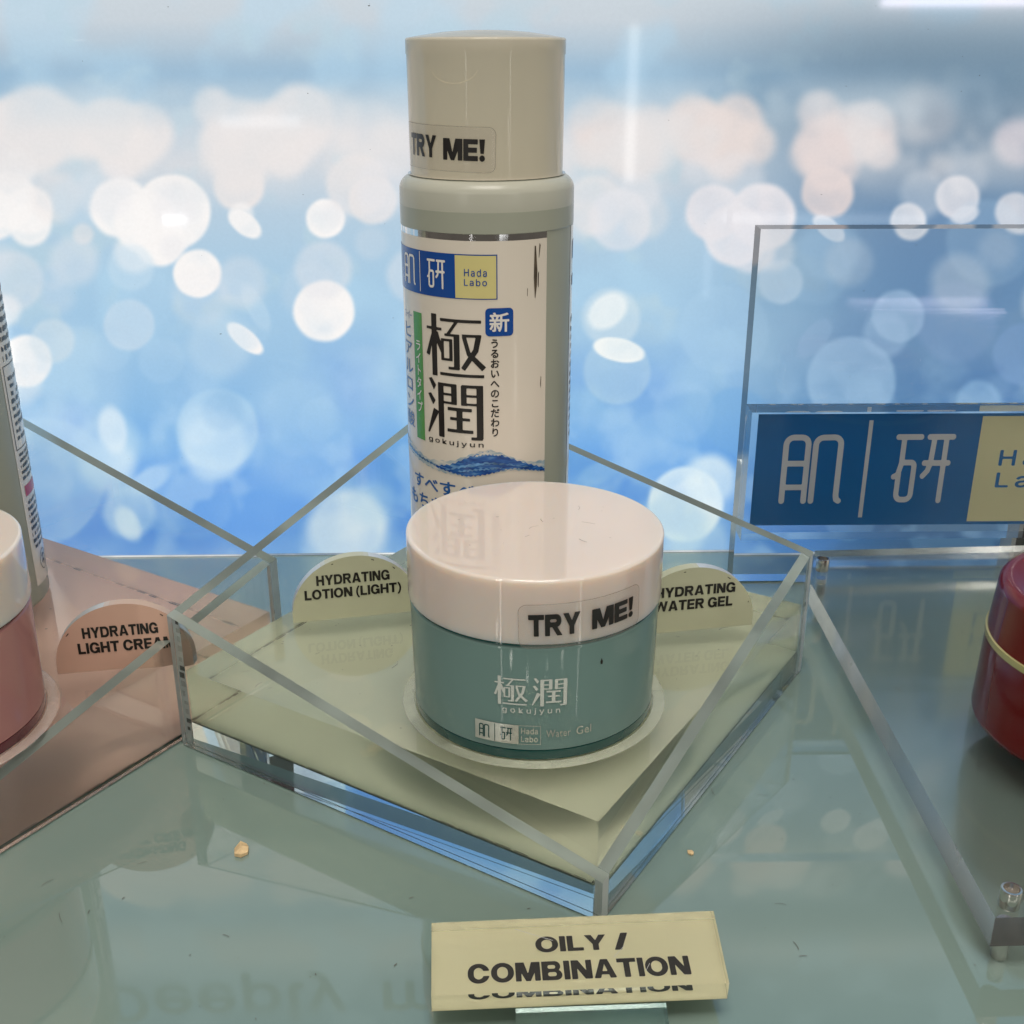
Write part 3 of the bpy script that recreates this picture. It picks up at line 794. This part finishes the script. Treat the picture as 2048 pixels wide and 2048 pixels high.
# ------------------------------------------------------------------ half round name tags
def tag(cx, cy, rad, yaw, lines, face, label, base=HP, txt=.0205, drop=0):
    r = root('name_tag', (cx, cy, base), label, 'name tag', 'half-round product tags')
    ex = np.array([math.cos(R_(yaw)), math.sin(R_(yaw)), 0]); ey = np.array([-ex[1], ex[0], 0]); ez = np.array([0, 0, 1.])
    o = np.array([cx, cy, base + .0006]); th = .0165
    n = 40
    prof = [(-rad, 0)] + [(-rad * math.cos(math.pi * i / n), .012 + (rad - .006) * math.sin(math.pi * i / n)) for i in range(0, n + 1)] + [(rad, 0)]
    V = [o + ex * u + ez * v for u, v in prof] + [o + ex * u + ez * v + ey * th for u, v in prof]
    m = len(prof)
    F = [list(range(m, 2 * m))[::-1]] + [[i, m + i, m + (i + 1) % m, (i + 1) % m] for i in range(m)]
    body = mk('plate', V, F, 'tag_edge_pink' if face == 'tag_pink' else 'tag_edge', r)
    mk('face_film', V[:m], [list(range(m))], face, r)
    me = mk('face_print', [v - ey * .0007 for v in V[:m]], [list(range(m))], face, r)
    fn = on_plane(o - ey * .0013, ex, ez)
    out = []
    for (s, u0, u1, v0, v1) in lines:
        out.append(fit(block_text(s), u0, u1, v0 - (.0028 if '(' in s else 0), v1))
    mk('lettering', *lay(unify(*out), fn), 'black', r)
    # chipped paint along the rim
    ch = []
    for k in range(3):
        a = random.uniform(.15, .9) * math.pi; w = random.uniform(.001, .0035)
        rr = rad - .004
        p = lambda aa, q: o + ex * (-(rr - q) * math.cos(aa)) + ez * (.012 + (rr - .006 - q) * math.sin(aa)) - ey * .0012
        ch.append(([p(a, 0), p(a + w / rr * 2, 0), p(a + w / rr * 2.4, .0016), p(a + w / rr * .4, .0012)], [[0, 1, 2, 3]]))
    mk('chipped_edge', *join(ch), 'darkmark', r, kind='stuff')
    return r
tag(-.2540, 1.6840, .1030, 12.5, [('HYDRATING', -.062, .056, .062, .0805), ('LOTION (LIGHT)', -.082, .074, .038, .0565)], 'tag_green',
    'sage half-round tag reading HYDRATING LOTION (LIGHT), left of the teal jar')
tag(.2860, 1.6370, .1040, 11, [('HYDRATING', -.062, .070, .062, .0800), ('WATER GEL', -.063, .067, .038, .0565)], 'tag_green',
    'sage half-round tag reading HYDRATING WATER GEL, right of the teal jar')
tag(-.5770, 1.5160, .1010, 10.5, [('HYDRATING', -.058, .050, .055, .0735), ('LIGHT CREAM', -.067, .072, .030, .0485)], 'tag_pink',
    'salmon half-round tag reading HYDRATING LIGHT CREAM on the pink block')

# ------------------------------------------------------------------ the tall lotion bottle
BX, BY, BR, CR_ = -.0375, 1.77, .1290, .1130
def bottle_body(r, cx, cy, z0):
    prof = [(0, z0 + .002), (BR - .010, z0)] + arc(BR - .010, z0 + .010, .010, -90, 0) + [(BR, .7555), (BR, .7558), (BR + .0012, .7572), (BR + .0012, .786)]
    o1 = mk('body', *lathe(prof, cx, cy), 'frost', r, smooth=35)
    prof2 = [(BR + .0012, .786)] + arc(BR + .0012 - .022, .806, .022, 10, 80, 7) + [(CR_ + .0035, .8285), (CR_ - .002, .8262), (0, .8255)]
    o2 = mk('shoulder', *lathe(prof2, cx, cy), 'frost_clear', r, smooth=50)
    return o1
def bottle_cap(r, cx, cy):
    prof = [(0, .8262), (CR_ - .001, .8262), (CR_ - .0004, .8275), (CR_ + .0006, .990), (CR_ + .0016, .992), (CR_ + .0016, 1.0095)] + arc(CR_ - .0019, 1.0095, .0035, 0, 80, 5)
    prof += [(CR_ * .80, 1.0165), (CR_ * .55, 1.0205), (CR_ * .25, 1.0228), (0, 1.0232)]
    return mk('cap', *lathe(prof, cx, cy), 'cap', r, smooth=40)

bt = root('lotion_bottle', (BX, BY, HP + .0006), 'tall frosted bottle with milky cap and white label, behind the teal jar', 'bottle', 'lotion bottles')
bottle_body(bt, BX, BY, HP + .0006)
capo = bottle_cap(bt, BX, BY)
# moulded thumb notch: a thin raised crescent
cres = [(.0012, [(.036 * math.cos(R_(a)), .036 * math.sin(R_(a)) * .62) for a in range(200, 345, 8)])]
mk('thumb_notch', *lay(shape(cres, .0006), on_cyl(BX, BY, CR_ + .0007, -22, .977)), 'cap', capo)
# TRY ME sticker on the cap
def sticker(parent, cx, cy, R, th, z, w, h, words, tilt, rr=.010):
    g = 46; pts = rounded_rect(w, h, rr)
    f = stroke_field([('q', pts)])
    vf = rot2(march(f, -w/2, w/2 + .001, -h/2, h/2 + .001, .0035, 2), tilt)
    st = mk('sticker', *lay(vf, on_cyl(cx, cy, R + .0006, th, z)), 'sticker', parent)
    ring = pts + [pts[0]]
    vf = rot2(shape([(.0007, ring)], .0005), tilt)
    mk('sticker_edge', *lay(vf, on_cyl(cx, cy, R + .0009, th, z)), 'sticker_rim', st)
    out = [fit(block_text(s, .27, .235, .045, n=34), u0, u1, v0, v1) for s, u0, u1, v0, v1, xs in words]
    mk('lettering', *lay(rot2(unify(*out), tilt), on_cyl(cx, cy, R + .0012, th, z)), 'black', st)
    return st
kd = math.pi / 180 * CR_
sticker(capo, BX, BY, CR_, -37, .8700, 90 * kd, .0600, [('TRY', -.064, .0005, -.0135, .0165, .95), ('ME!', .0125, .074, -.0155, .0140, .95)], -1.0)

# front label and its print
lab = mk('label', *cyl_patch(BX, BY, BR + .0006, -92, 42.6, .150, .7475, 72), 'paper', bt)
mk('foil_band', *cyl_patch(BX, BY, BR + .0007, -92, 42.4, .7475, .7565, 72), 'foil', lab)
RB = BR + .0011
C_ = lambda th, z, k=0: on_cyl(BX, BY, RB + k, th, z)
kb = math.pi / 180 * RB
def band(name, t0, t1, z0, z1, mat, k=0): return mk(name, *cyl_patch(BX, BY, RB + k, t0, t1, z0, z1, max(2, int((t1 - t0) / 2))), mat, lab)
band('logo_panel', -92, 7.4, .6652, .7288, 'navy')
band('logo_box', -19.6, 6.7, .6665, .7272, 'yellow', .0004)
mk('logo_lettering', *lay(unify(fit(hada_g, -69 * kb, -53 * kb, .676, .7200), fit(ken_g, -41 * kb, -26.5 * kb, .677, .7188)), C_(0, 0, .0004)), 'white_ink', lab)
band('logo_divider', -48, -47.4, .669, .727, 'white_ink', .0004)
mk('logo_word', *lay(unify(fit(text2d('Hada', 1, INTER, .006, 1, .09), -13.7 * kb, .8 * kb, .6978, .7086), fit(text2d('Labo', 1, INTER, .006, 1, .09), -13.8 * kb, .8 * kb, .6845, .6943)), C_(0, 0, .0009)), 'navy', lab)
f = stroke_field([('q', rounded_rect(18.1 * kb, .0410, .006))])
mk('new_badge', *lay(march(f, -.021, .0211, -.0206, .0207, .0022, 2), C_(8.6, .6322)), 'navy', lab)
mk('badge_character', *lay(fit(text2d('新', 1, None, .020, 1, n=56), 2.2 * kb, 14.9 * kb, .6180, .6465), C_(0, 0, .0005)), 'white_ink', lab)
mk('large_characters', *lay(unify(fit(goku_g, -43.6 * kb, -.2 * kb, .5470, .6400), fit(jun_g, -44.0 * kb, -2.2 * kb, .4525, .5430)), C_(0, 0)), 'black', lab)
mk('tagline', *lay(fit(text2d('うるおいへのこだわり', 1, None, .026, 1, n=40, vertical=True, lead=1.02), 2.6 * kb, 8.4 * kb, .4590, .6075), C_(0, 0)), 'black', lab)
band('green_stripe', -57.3, -47.6, .4390, .6365, 'green')
mk('stripe_lettering', *lay(fit(text2d('ライトタイプ', 1, None, .012, 1, n=34, vertical=True), -55.0 * kb, -49.2 * kb, .4830, .5940), C_(0, 0, .0005)), 'white_ink', lab)
mk('side_lettering', *lay(unify(fit(text2d('ヒアルロン酸', 1, None, .006, 1, n=40, vertical=True, lead=1.04), -75.5 * kb, -60.5 * kb, .4520, .6150), fit(text2d('スーパー', 1, None, .005, 1, n=30), -73 * kb, -60 * kb, .6225, .6340)), C_(0, 0)), 'blue_ink', lab)
mk('romanised_name', *lay(fit(text2d('gokujyun', 1, INTER, .012, 1, .14), -43.6 * kb, -2.2 * kb, .4395, .4500), C_(0, 0)), 'black', lab)
mk('slogan', *lay(unify(fit(text2d('すべすべ', 1, None, .022, 1, n=40), -63 * kb, -8 * kb, .3580, .3810), fit(text2d('もちもち', 1, None, .022, 1, n=40), -71 * kb, -18 * kb, .3260, .3500)), C_(0, 0)), 'blue_ink', lab)
def ribbon(top, bot, n=70):
    t0, t1 = top[0][0], top[-1][0]; V, F = [], []
    for i in range(n + 1):
        t = t0 + (t1 - t0) * i / n
        zt = np.interp(t, *zip(*top)) + .0012 * math.sin(i * 1.7); zb = np.interp(t, *zip(*bot)) + .0012 * math.sin(i * 2.3 + 1)
        V += [(t * kb, min(zb, zt - .0003)), (t * kb, zt)]
    return V, [[2*i, 2*i+2, 2*i+3, 2*i+1] for i in range(n)]
mk('wave_print', *lay(ribbon([(-90, .428), (-74, .428), (-60, .4210), (-45, .4110), (-25, .4160), (-8, .4330), (1, .4385), (8, .434), (16, .4250), (30, .4130), (42.4, .4110)],
                             [(-90, .412), (-74, .412), (-60, .4050), (-45, .3990), (-25, .3940), (-8, .3990), (16, .4040), (30, .3990), (42.4, .3920)]), C_(0, 0)), 'wave_pale', lab)
mk('wave_print', *lay(ribbon([(-38, .4035), (-25, .4110), (-12, .4260), (-3, .4345), (3, .4350), (12, .4270), (20, .4190), (42.4, .3980)],
                             [(-38, .4020), (-25, .3980), (-14, .3940), (0, .3990), (12, .4060), (20, .4065), (42.4, .3930)]), C_(0, 0, .0005)), 'wave_dark', lab)
mk('wave_print', *lay(ribbon([(-8, .4280), (-2, .4360), (4, .4355), (9, .4300)], [(-8, .4270), (-2, .4310), (4, .4305), (9, .4285)], 20), C_(0, 0, .0010)), 'wave_pale', lab)
mk('wave_print', *lay(ribbon([(-30, .4010), (-15, .4130), (0, .4190), (14, .4150), (30, .4060)], [(-30, .4000), (-15, .4095), (0, .4160), (14, .4135), (30, .4050)], 40), C_(0, 0, .0010)), 'wave_mid', lab)
mk('wave_print', *lay(ribbon([(-20, .4020), (-6, .4080), (10, .4100)], [(-20, .4005), (-6, .4055), (10, .4085)], 30), C_(0, 0, .0010)), 'wave_mid', lab)
mk('wave_print', *lay(ribbon([(-72, .4200), (-55, .4120), (-38, .4060)], [(-72, .4160), (-55, .4085), (-38, .4035)], 30), C_(0, 0, .0006)), 'wave_mid', lab)
# scuffs where the label print is rubbed off
sc = [('q', [(.0, .0), (.0022, .0), (.0050, -.035), (.0042, -.058), (.0012, -.078), (-.0012, -.045)]),
      ('q', [(.0085, .004), (.0105, .0), (.0082, -.016), (.0070, -.020)]), ('q', [(.0060, -.040), (.0078, -.036), (.0074, -.062), (.0060, -.056)]),
      ('q', [(.0130, -.190), (.0138, -.195), (.0130, -.214), (.0120, -.205)]), ('q', [(-.0120, -.060), (-.0110, -.058), (-.0115, -.072), (-.0122, -.070)])]
scm = solid('rubbed brown scuff', (.075, .055, .035), .7, var=.5, nscale=300)
for q_ in sc: mk('scuff', *lay(shape([q_], .0007), C_(32.5, .738)), scm, lab)
# the back label just comes round the right side
bl = mk('back_label', *cyl_patch(BX, BY, BR + .0006, 74, 150, .18, .7560, 30), 'paper', bt)
def fine_print(t0, t1, z0, z1, cx, cy, R, rows, seed, fill=.8):
    r = random.Random(seed); parts = []; h = (z1 - z0) / rows
    for k in range(rows):
        t = t0; zz = z1 - (k + .5) * h
        end = t1 if r.random() < fill else t0 + (t1 - t0) * r.uniform(.2, .8)
        while t < end:
            w = r.uniform(.5, 1.6)
            if r.random() < .8:
                parts.append(cyl_patch(cx, cy, R, t, min(end, t + w), zz - h * r.uniform(.18, .32), zz + h * r.uniform(.16, .34), 1))
            t += w + .35
    return join(parts)
mk('small_print', *fine_print(79, 110, .42, .62, BX, BY, BR + .0012, 14, 5), 'black', bl)
mk('panel_print', *join([cyl_patch(BX, BY, BR + .0012, 80, 120, .705, .732, 8), cyl_patch(BX, BY, BR + .0012, 80, 120, .665, .68, 8)]), 'navy', bl)

# ------------------------------------------------------------------ jars
JX, JY, JR = .031, 1.443, .1750
def gel_jar(cx, cy, body, rim, label, z0=HP + .0006):
    r = root('gel_jar', (cx, cy, z0), label, 'jar', 'cosmetic jars')
    Rb = JR * .970
    bp = [(0, z0 + .001), (Rb - .003, z0)] + arc(Rb - .003, z0 + .003, .003, -90, 0, 4) + [(Rb, z0 + .0152)]
    mk('glass_base', *lathe(bp + [(0, z0 + .0152)], cx, cy), rim, r, smooth=40)
    b2 = [(0, z0 + .0156), (Rb - .001, z0 + .0156), (Rb, z0 + .0166), (Rb + .003, .298)] + arc(Rb - .001, .2995, .004, 0, 80, 4) + [(JR - .012, .3050), (0, .3050)]
    mk('body', *lathe(b2, cx, cy), body, r, smooth=40)
    ring = [(JR - .012, .3052), (JR - .002, .3052), (JR - .002, .3076), (JR - .012, .3076)]
    mk('seam_ring', *lathe(ring, cx, cy), rim, r, smooth=30)
    lp = [(0, .3078), (JR - .002, .3078), (JR, .3090), (JR, .3932)] + arc(JR - .0038, .3932, .0038, 0, 90, 6) + [(JR - .0060, .3970), (JR * .5, .3970), (0, .3970)]
    lid = mk('lid', *lathe(lp, cx, cy, 160), 'lid', r, smooth=40)
    return r, lid
jar, lid = gel_jar(JX, JY, 'teal', 'teal_rim', 'round teal jar with pinkish white lid, in front of the tall bottle')
kj = math.pi / 180 * JR
sticker(lid, JX, JY, JR, 20.5, .3360, 56.5 * kj, .0600, [('TRY', -.0740, -.0080, -.0135, .0165, 1.02), ('ME!', .0080, .0740, -.0135, .0150, 1.02)], 1.2, .011)
RJ = JR * .970 + .0028
J_ = lambda k=0: on_cyl(JX, JY, RJ + k, 0, 0)
kq = math.pi / 180 * RJ
mk('large_characters', *lay(unify(fit(goku_g, -18.3 * kq, -3.6 * kq, .2185, .2600), fit(jun_g, -1.9 * kq, 13.2 * kq, .2185, .2600)), J_()), 'pale_ink', jar)
mk('romanised_name', *lay(fit(text2d('gokujyun', 1, INTER, .012, 1.1, .22), -14.7 * kq, 10.3 * kq, .2055, .2160), J_()), 'pale_ink', jar)
mk('logo_panel', *cyl_patch(JX, JY, RJ, -27.3, -7.5, .1608, .1893, 14), 'silver_ink', jar)
mk('logo_lettering', *lay(unify(fit(hada_g, -25.4 * kq, -20.4 * kq, .1650, .1845), fit(ken_g, -15.6 * kq, -10.2 * kq, .1655, .1845)), J_(.0005)), 'teal_rim', jar)
mk('logo_divider', *cyl_patch(JX, JY, RJ + .0005, -18.2, -17.9, .162, .188, 2), 'teal_rim', jar)
fr = [cyl_patch(JX, JY, RJ, -7.5, 2.1, .1608, .1615, 6), cyl_patch(JX, JY, RJ, -7.5, 2.1, .1886, .1893, 6), cyl_patch(JX, JY, RJ, 1.9, 2.1, .1615, .1886, 1)]
mk('logo_frame', *join(fr), 'silver_ink', jar)
mk('logo_word', *lay(unify(fit(text2d('Hada', 1, INTER, .012, 1, .03), -6.4 * kq, .8 * kq, .1765, .1855), fit(text2d('Labo', 1, INTER, .012, 1, .03), -6.4 * kq, .8 * kq, .1645, .1735)), J_()), 'silver_ink', jar)
mk('product_word', *lay(unify(fit(text2d('Water', 1, None, .002, 1, .04), 4.4 * kq, 15.2 * kq, .1715, .1825), fit(text2d('Gel', 1, None, .002, 1, .04), 17.8 * kq, 24.8 * kq, .1710, .1830)), J_()), 'silver_ink', jar)
mk('stain', *lay(shape([('q', [(0, .005), (.002, 0), (.0016, -.004), (-.0012, -.004), (-.0020, 0)])], .0004), on_cyl(JX, JY, RJ, 29.0, .272)), 'darkmark', jar)

PJ = (JX + TSH[0] + .034, JY + TSH[1] - .055)
gel_jar(PJ[0], PJ[1], 'pinkjar', 'pink_rim', 'round rose jar with pale lid, mostly cut off at the left edge')
PB_ = (BX + TSH[0] + .009, BY + TSH[1])
b2 = root('lotion_bottle', (PB_[0], PB_[1], HP + .0006), 'tall frosted bottle at the left edge showing its fine-print back label', 'bottle', 'lotion bottles')
bottle_body(b2, *PB_, HP + .0006); bottle_cap(b2, *PB_)
l2 = mk('back_label', *cyl_patch(*PB_, BR + .0006, 82, 150, .168, .7475, 30), 'paper', b2)
mk('small_print', *fine_print(87, 120, .545, .735, *PB_, BR + .0012, 13, 9), 'black', l2)
mk('small_print', *fine_print(89, 120, .415, .525, *PB_, BR + .0012, 9, 10, .6), 'black', l2)
mk('small_print', *fine_print(87, 120, .350, .400, *PB_, BR + .0012, 5, 12, .7), 'black', l2)
mk('small_print', *fine_print(87, 120, .228, .318, *PB_, BR + .0012, 8, 11), 'black', l2)
mk('heading_panel', *cyl_patch(*PB_, BR + .0012, 87, 112, .324, .342, 10), 'red_ink', l2)
kk = math.pi / 180 * BR
mk('panel_frame', *join([cyl_patch(*PB_, BR + .0012, 84.5, 85.2, .405, .54, 2), cyl_patch(*PB_, BR + .0012, 84.5, 125, .540, .5413, 12), cyl_patch(*PB_, BR + .0012, 84.5, 125, .4037, .405, 12)]), 'black', l2)
rc = [(.0016, [(.015 * math.cos(R_(a)), .015 * math.sin(R_(a)) * 1.15) for a in range(0, 361, 12)]), (.003, [(-.006, .006), (.0, .009), (.006, .006)]), (.003, [(-.006, -.004), (-.001, -.001), (.005, -.004), (.002, -.009)]), (.002, [(0, .009), (-.002, .0), (.003, -.006)])]
mk('recycling_mark', *lay(shape(rc, .0008), on_cyl(*PB_, BR + .0012, 99, .2035)), 'black', l2)

# ------------------------------------------------------------------ right: clear slab on pins with the red jar
sl = root('display_slab', (.9, 1.6, 0), 'thick clear acrylic slab on steel pins under the red jar', 'display slab')
SZ0, SZ1 = .0330, .0750
poly = [(.5540, 1.0480), (1.36, 1.0760), (1.36, 2.130), (.600, 2.085), (.5560, 1.935)]
face_mat(mk('slab', *prism(poly, SZ0, SZ1), 'slab', sl), (2, 5, 6), 'sawn_slab')
def pin(x, y):
    p = lathe([(0, 0.0008), (.0095, 0.0008), (.0095, .0322), (0, .0322)], x, y, 32)
    q = lathe([(0, .0756), (.0118, .0756), (.0122, .0765), (.0122, .0985), (.0116, .1000), (.0094, .1001), (.0089, .0920), (0, .0915)], x, y, 32)
    o = mk('pin', *q, 'chrome', sl, smooth=40); mk('foot', *p, 'chrome', o, smooth=40)
    return o
pin(.5910, 1.992); pin(.5770, 1.0680); pin(1.3, 1.13); pin(1.3, 2.06)
rjx, rjy, rr_ = .8600, 1.440, .1790
rj = root('red_jar', (rjx, rjy, SZ1 + .0006), 'glossy dark red jar with a thin gold ring, on the clear slab', 'jar', 'cosmetic jars')
z0 = SZ1 + .0006
mk('body', *lathe([(0, z0 + .002), (rr_ - .016, z0)] + arc(rr_ - .016, z0 + .016, .016, -90, 0, 7) + [(rr_ - .003, .2080), (0, .2080)], rjx, rjy, 160), 'redjar', rj, smooth=40)
mk('ring', *lathe([(0, .2083), (rr_ - .0025, .2083), (rr_ - .0015, .2090), (rr_ - .0015, .2185), (rr_ - .0025, .2192), (0, .2192)], rjx, rjy, 160), 'gold', rj, smooth=40)
mk('lid', *lathe([(0, .2195), (rr_ - .004, .2195), (rr_ - .009, .2850)] + arc(rr_ - .024, .2860, .015, 0, 75, 8) + [(rr_ - .030, .2996), (rr_ - .036, .2965), (rr_ - .060, .2925), (0, .2905)], rjx, rjy, 160), 'redjar', rj, smooth=40)

# ------------------------------------------------------------------ right: brand sign standing behind
st = root('brand_sign', (.8, 2.12, 0), 'upright clear acrylic sign with a blue and yellow plaque, behind the slab', 'sign')
V, F = prism([(.4460, 2.1010), (1.45, 2.1180), (1.45, 2.1700), (.4460, 2.1530)], .0030, .6980)
mk('upright_panel', V, F, 'acrylic_block', st)
by0, by1 = 2.0400, 2.0955
V, F = prism([(.4440, by0), (1.135, by0 + .012), (1.135, by1 + .012), (.4440, by1)], .1180, .3740)
plq = mk('plaque', V, F, 'acrylic_block', st)
pl_y = lambda x: by1 + (x - .444) / .691 * .012 - .0024
pe = np.array([1, .012 / .691, 0])
pfn = lambda k: on_plane((0, pl_y(0) - k, 0), pe, (0, 0, 1))
def prect(name, x0, x1, z0, z1, mat, k=0): return mk(name, *lay(([(x0, z0), (x1, z0), (x1, z1), (x0, z1)], [[0, 1, 2, 3]]), pfn(k)), mat, plq)
V, F = prism([(.4640, pl_y(.464) + .0004), (1.1150, pl_y(1.115) + .0004), (1.1150, pl_y(1.115) + .0016), (.4640, pl_y(.464) + .0016)], .1335, .3600)
mk('print_panel', V, F, 'plaque_blue', plq)
U0 = lambda x, v: .466 + (x / 2.576 + 1400 - 1509.5) * .00096
Zp = lambda v: .3545 - (v - 1120) * .000397
mk('print_letters', *lay(unify(fit(hada_g, U0(416, 0), U0(742, 0), Zp(1563), Zp(1208)), fit(ken_g, U0(988, 0), U0(1296, 0), Zp(1563), Zp(1208))), pfn(.0003)), 'grey_ink', plq)
prect('divider', U0(842, 0), U0(863, 0), Zp(1636), Zp(1138), 'grey_ink', .0003)
prect('yellow_panel', .8890, 1.1080, .1400, .3545, 'sign_yellow', .0003)
mk('print_word', *lay(unify(fit(text2d('Hada', 1, INTER, .012, 1, .12), U0(1535, 0), U0(1535, 0) + .152, Zp(1372), Zp(1290)), fit(text2d('Labo', 1, INTER, .012, 1, .12), U0(1535, 0), U0(1535, 0) + .152, Zp(1484), Zp(1405))), pfn(.0006)), 'plaque_blue', plq)

bx_ = root('black_carton', (1.08, 2.20, 0), 'black box with a white edge, half hidden behind the brand sign at the right edge', 'box')
V, F = prism([(1.033, 2.185), (1.16, 2.188), (1.16, 2.235), (1.033, 2.232)], .001, .34)
mk('box', V, F, 'carton', bx_)
V, F = prism([(1.0235, 2.1835), (1.0325, 2.1838), (1.0325, 2.2335), (1.0235, 2.2332)], .001, .34)
mk('edge_strip', V, F, 'white_edge', bx_)

# ------------------------------------------------------------------ front: OILY / COMBINATION sign
sg = root('shelf_sign', (.072, 1.0, 0), 'pale yellow acrylic block sign reading OILY / COMBINATION at the front', 'sign')
def sgn_corner(x, y, z): return np.array([x, y, z])
FLc, FRc, RRc, RLc = (np.array(p) for p in ((-.0870, .9520, .0540), (.2370, .9700, .0540), (.2350, 1.0690, .0665), (-.0925, 1.0490, .0665)))
eu = FRc - FLc; wS = np.linalg.norm(eu); eu = eu / wS
ev = RLc - FLc; ev = ev - eu * (ev @ eu); hS = np.linalg.norm(ev); ev = ev / hS
en = np.cross(eu, ev)
tS = .0245
top = [FLc, FRc, RRc, RLc]; bot = [p - en * tS for p in top]
V = bot + top
F = [[4, 5, 6, 7]] + [[i, (i + 1) % 4, 4 + (i + 1) % 4, 4 + i] for i in range(4)]
mk('plate', V, F, 'acrylic_block', sg)
mk('colour_film', bot, [[3, 2, 1, 0]], 'film_yellow', sg)
mk('film_backing', [p - en * .0006 for p in bot], [[3, 2, 1, 0]], 'film_yellow', sg)
fn = on_plane(bot[0] + en * .0006, eu, ev)
mk('lettering', *lay(unify(fit(block_text('OILY'), .1180, .1990, .0620, .0840), fit(block_text('/'), .2080, .2250, .0615, .0850),
                          fit(block_text('COMBINATION'), .0400, .2890, .0240, .0500)), fn), 'black', sg)
scr = []
for (u0, v0, u1, v1) in ((.095, .084, .137, .066), (.203, .040, .218, .056), (.236, .020, .242, .030)):
    a_, b_ = FLc + en * .0004 + eu * u0 + ev * v0, FLc + en * .0004 + eu * u1 + ev * v1
    n_ = np.cross(en, b_ - a_); n_ = n_ / np.linalg.norm(n_) * .00045; scr.append(([tuple(a_), tuple(b_), tuple(b_ + n_), tuple(a_ + n_)], [[0, 1, 2, 3]]))
for q_ in scr: mk('scratch', *q_, 'white_edge', sg)
prof = [(.896, .0008), (1.012, .0008), (1.012, .0285), (.9500, .0285), (.9480, .0440), (.896, .0440)]
V = [(x, y + (x - .08) * .05, z) for x in (.0040, .1660) for y, z in prof]; n_ = len(prof)
F = [list(range(n_))[::-1], list(range(n_, 2 * n_))] + [[i, (i + 1) % n_, n_ + (i + 1) % n_, n_ + i] for i in range(n_)]
fixnormals(mk('holder', V, F, 'holder', sg))

# ------------------------------------------------------------------ small things lying about
def flake(px, py, s, rot, label):
    r = root('paint_chip', (px, py, .0008), label, 'paint chip', 'chips lying on the shelf')
    pts = [(-.5, -.35), (-.15, -.62), (.30, -.45), (.42, -.05), (.36, .48), (.02, .60), (-.42, .30)]
    c, q = math.cos(R_(rot)), math.sin(R_(rot))
    P = [(px + s * (x * c - y * q), py + s * (x * q + y * c)) for x, y in pts]
    v, f = prism(P, .0008, [.0008 + .0035 * (1 + math.sin(3 * i)) * s / .02 + .001 for i in range(len(P))])
    # break the upper face into facets
    ctr = np.mean(np.array(v[len(P):]), 0) + np.array([0, 0, .004 * s / .02]); v = list(v) + [tuple(ctr)]
    n = len(P); f = [q_ for k, q_ in enumerate(f) if k != 1] + [[n + i, n + (i + 1) % n, 2 * n] for i in range(n)]
    mk('chip', v, f, 'flake', r)
flake(-.3621, 1.2595, .0215, 20, 'larger tan chip lying on the shelf left of the sign')
flake(.2388, 1.2554, .0080, 60, 'smaller tan chip lying on the shelf right of the tray corner')

def dust():
    r = random.Random(11); parts = []
    def speck(p, e1, e2, s):
        n = r.randint(3, 5); a0 = r.random() * 6.28; el = r.choice((1, 1, 1, 2.5, 4)); pts = []
        for i in range(n):
            a = a0 + 6.283 * i / n; q = s * r.uniform(.6, 1.2)
            pts.append(tuple(np.array(p) + np.array(e1) * math.cos(a) * q * el * .6 + np.array(e2) * math.sin(a) * q * .6))
        parts.append((pts, [list(range(n))]))
    for k in range(170):
        x, y = r.uniform(-.8, .9), r.uniform(.85, 2.2); a = r.random() * 6.28
        speck((x, y, .0010), (math.cos(a), math.sin(a), 0), (-math.sin(a), math.cos(a), 0), r.uniform(.0005, .0015))
    for c in (CEN, CEN + TSH):
        for k in range(45):
            a, b = r.uniform(-.33, .33), r.uniform(-.33, .33); p = ab(a, b, c)
            speck((*p, HP + .0006), (1, 0, 0), (0, 1, 0), r.uniform(.0008, .0018))
    def hair(x, y, z):
        L = r.uniform(.006, .020); a = r.random() * 6.28; c = r.uniform(-90, 90); w = r.uniform(.0004, .0008); pts = [(x, y)]
        for i in range(6):
            a += c * L / 6; x += math.cos(a) * L / 6; y += math.sin(a) * L / 6; pts.append((x, y))
        for (x0, y0), (x1, y1) in zip(pts[:-1], pts[1:]):
            nx, ny = -(y1 - y0), x1 - x0; q = w / math.hypot(nx, ny); nx *= q; ny *= q
            parts.append(([(x0, y0, z), (x1, y1, z), (x1 + nx, y1 + ny, z), (x0 + nx, y0 + ny, z)], [[0, 1, 2, 3]]))
    for c in (CEN, CEN + TSH):
        for k in range(24): hair(*ab(r.uniform(-.33, .33), r.uniform(-.33, .33), c), HP + .0007)
    for k in range(26): hair(r.uniform(-.8, .9), r.uniform(.85, 1.7), .0011)
    for k in range(6): hair(JX + r.uniform(-.02, .10), JY + r.uniform(-.07, .08), .3984)
    for k in range(14): hair(r.uniform(.58, .9), r.uniform(1.1, 1.9), SZ1 + .0007)
    for k in range(12):
        t, q = r.random() * 6.28, r.uniform(.02, .13); speck((JX + q * math.cos(t), JY + q * math.sin(t), .3985), (1, 0, 0), (0, 1, 0), r.uniform(.0006, .0016))
    for k in range(55):
        x, z = r.uniform(-.9, .95), r.uniform(.05, 1.08); speck(poster(x, z, -.002), (1, 0, 0), (0, 0, 1), r.uniform(.0007, .0016))
    for k in range(70):
        x, y = r.uniform(.58, 1.0), r.uniform(1.1, 2.05); speck((x, y, SZ1 + .0006), (1, 0, 0), (0, 1, 0), r.uniform(.0008, .002))
    mk('dust', *join(parts), 'speck', kind='stuff')
dust()

bpy.data.objects.remove(_to); bpy.data.curves.remove(_tc)
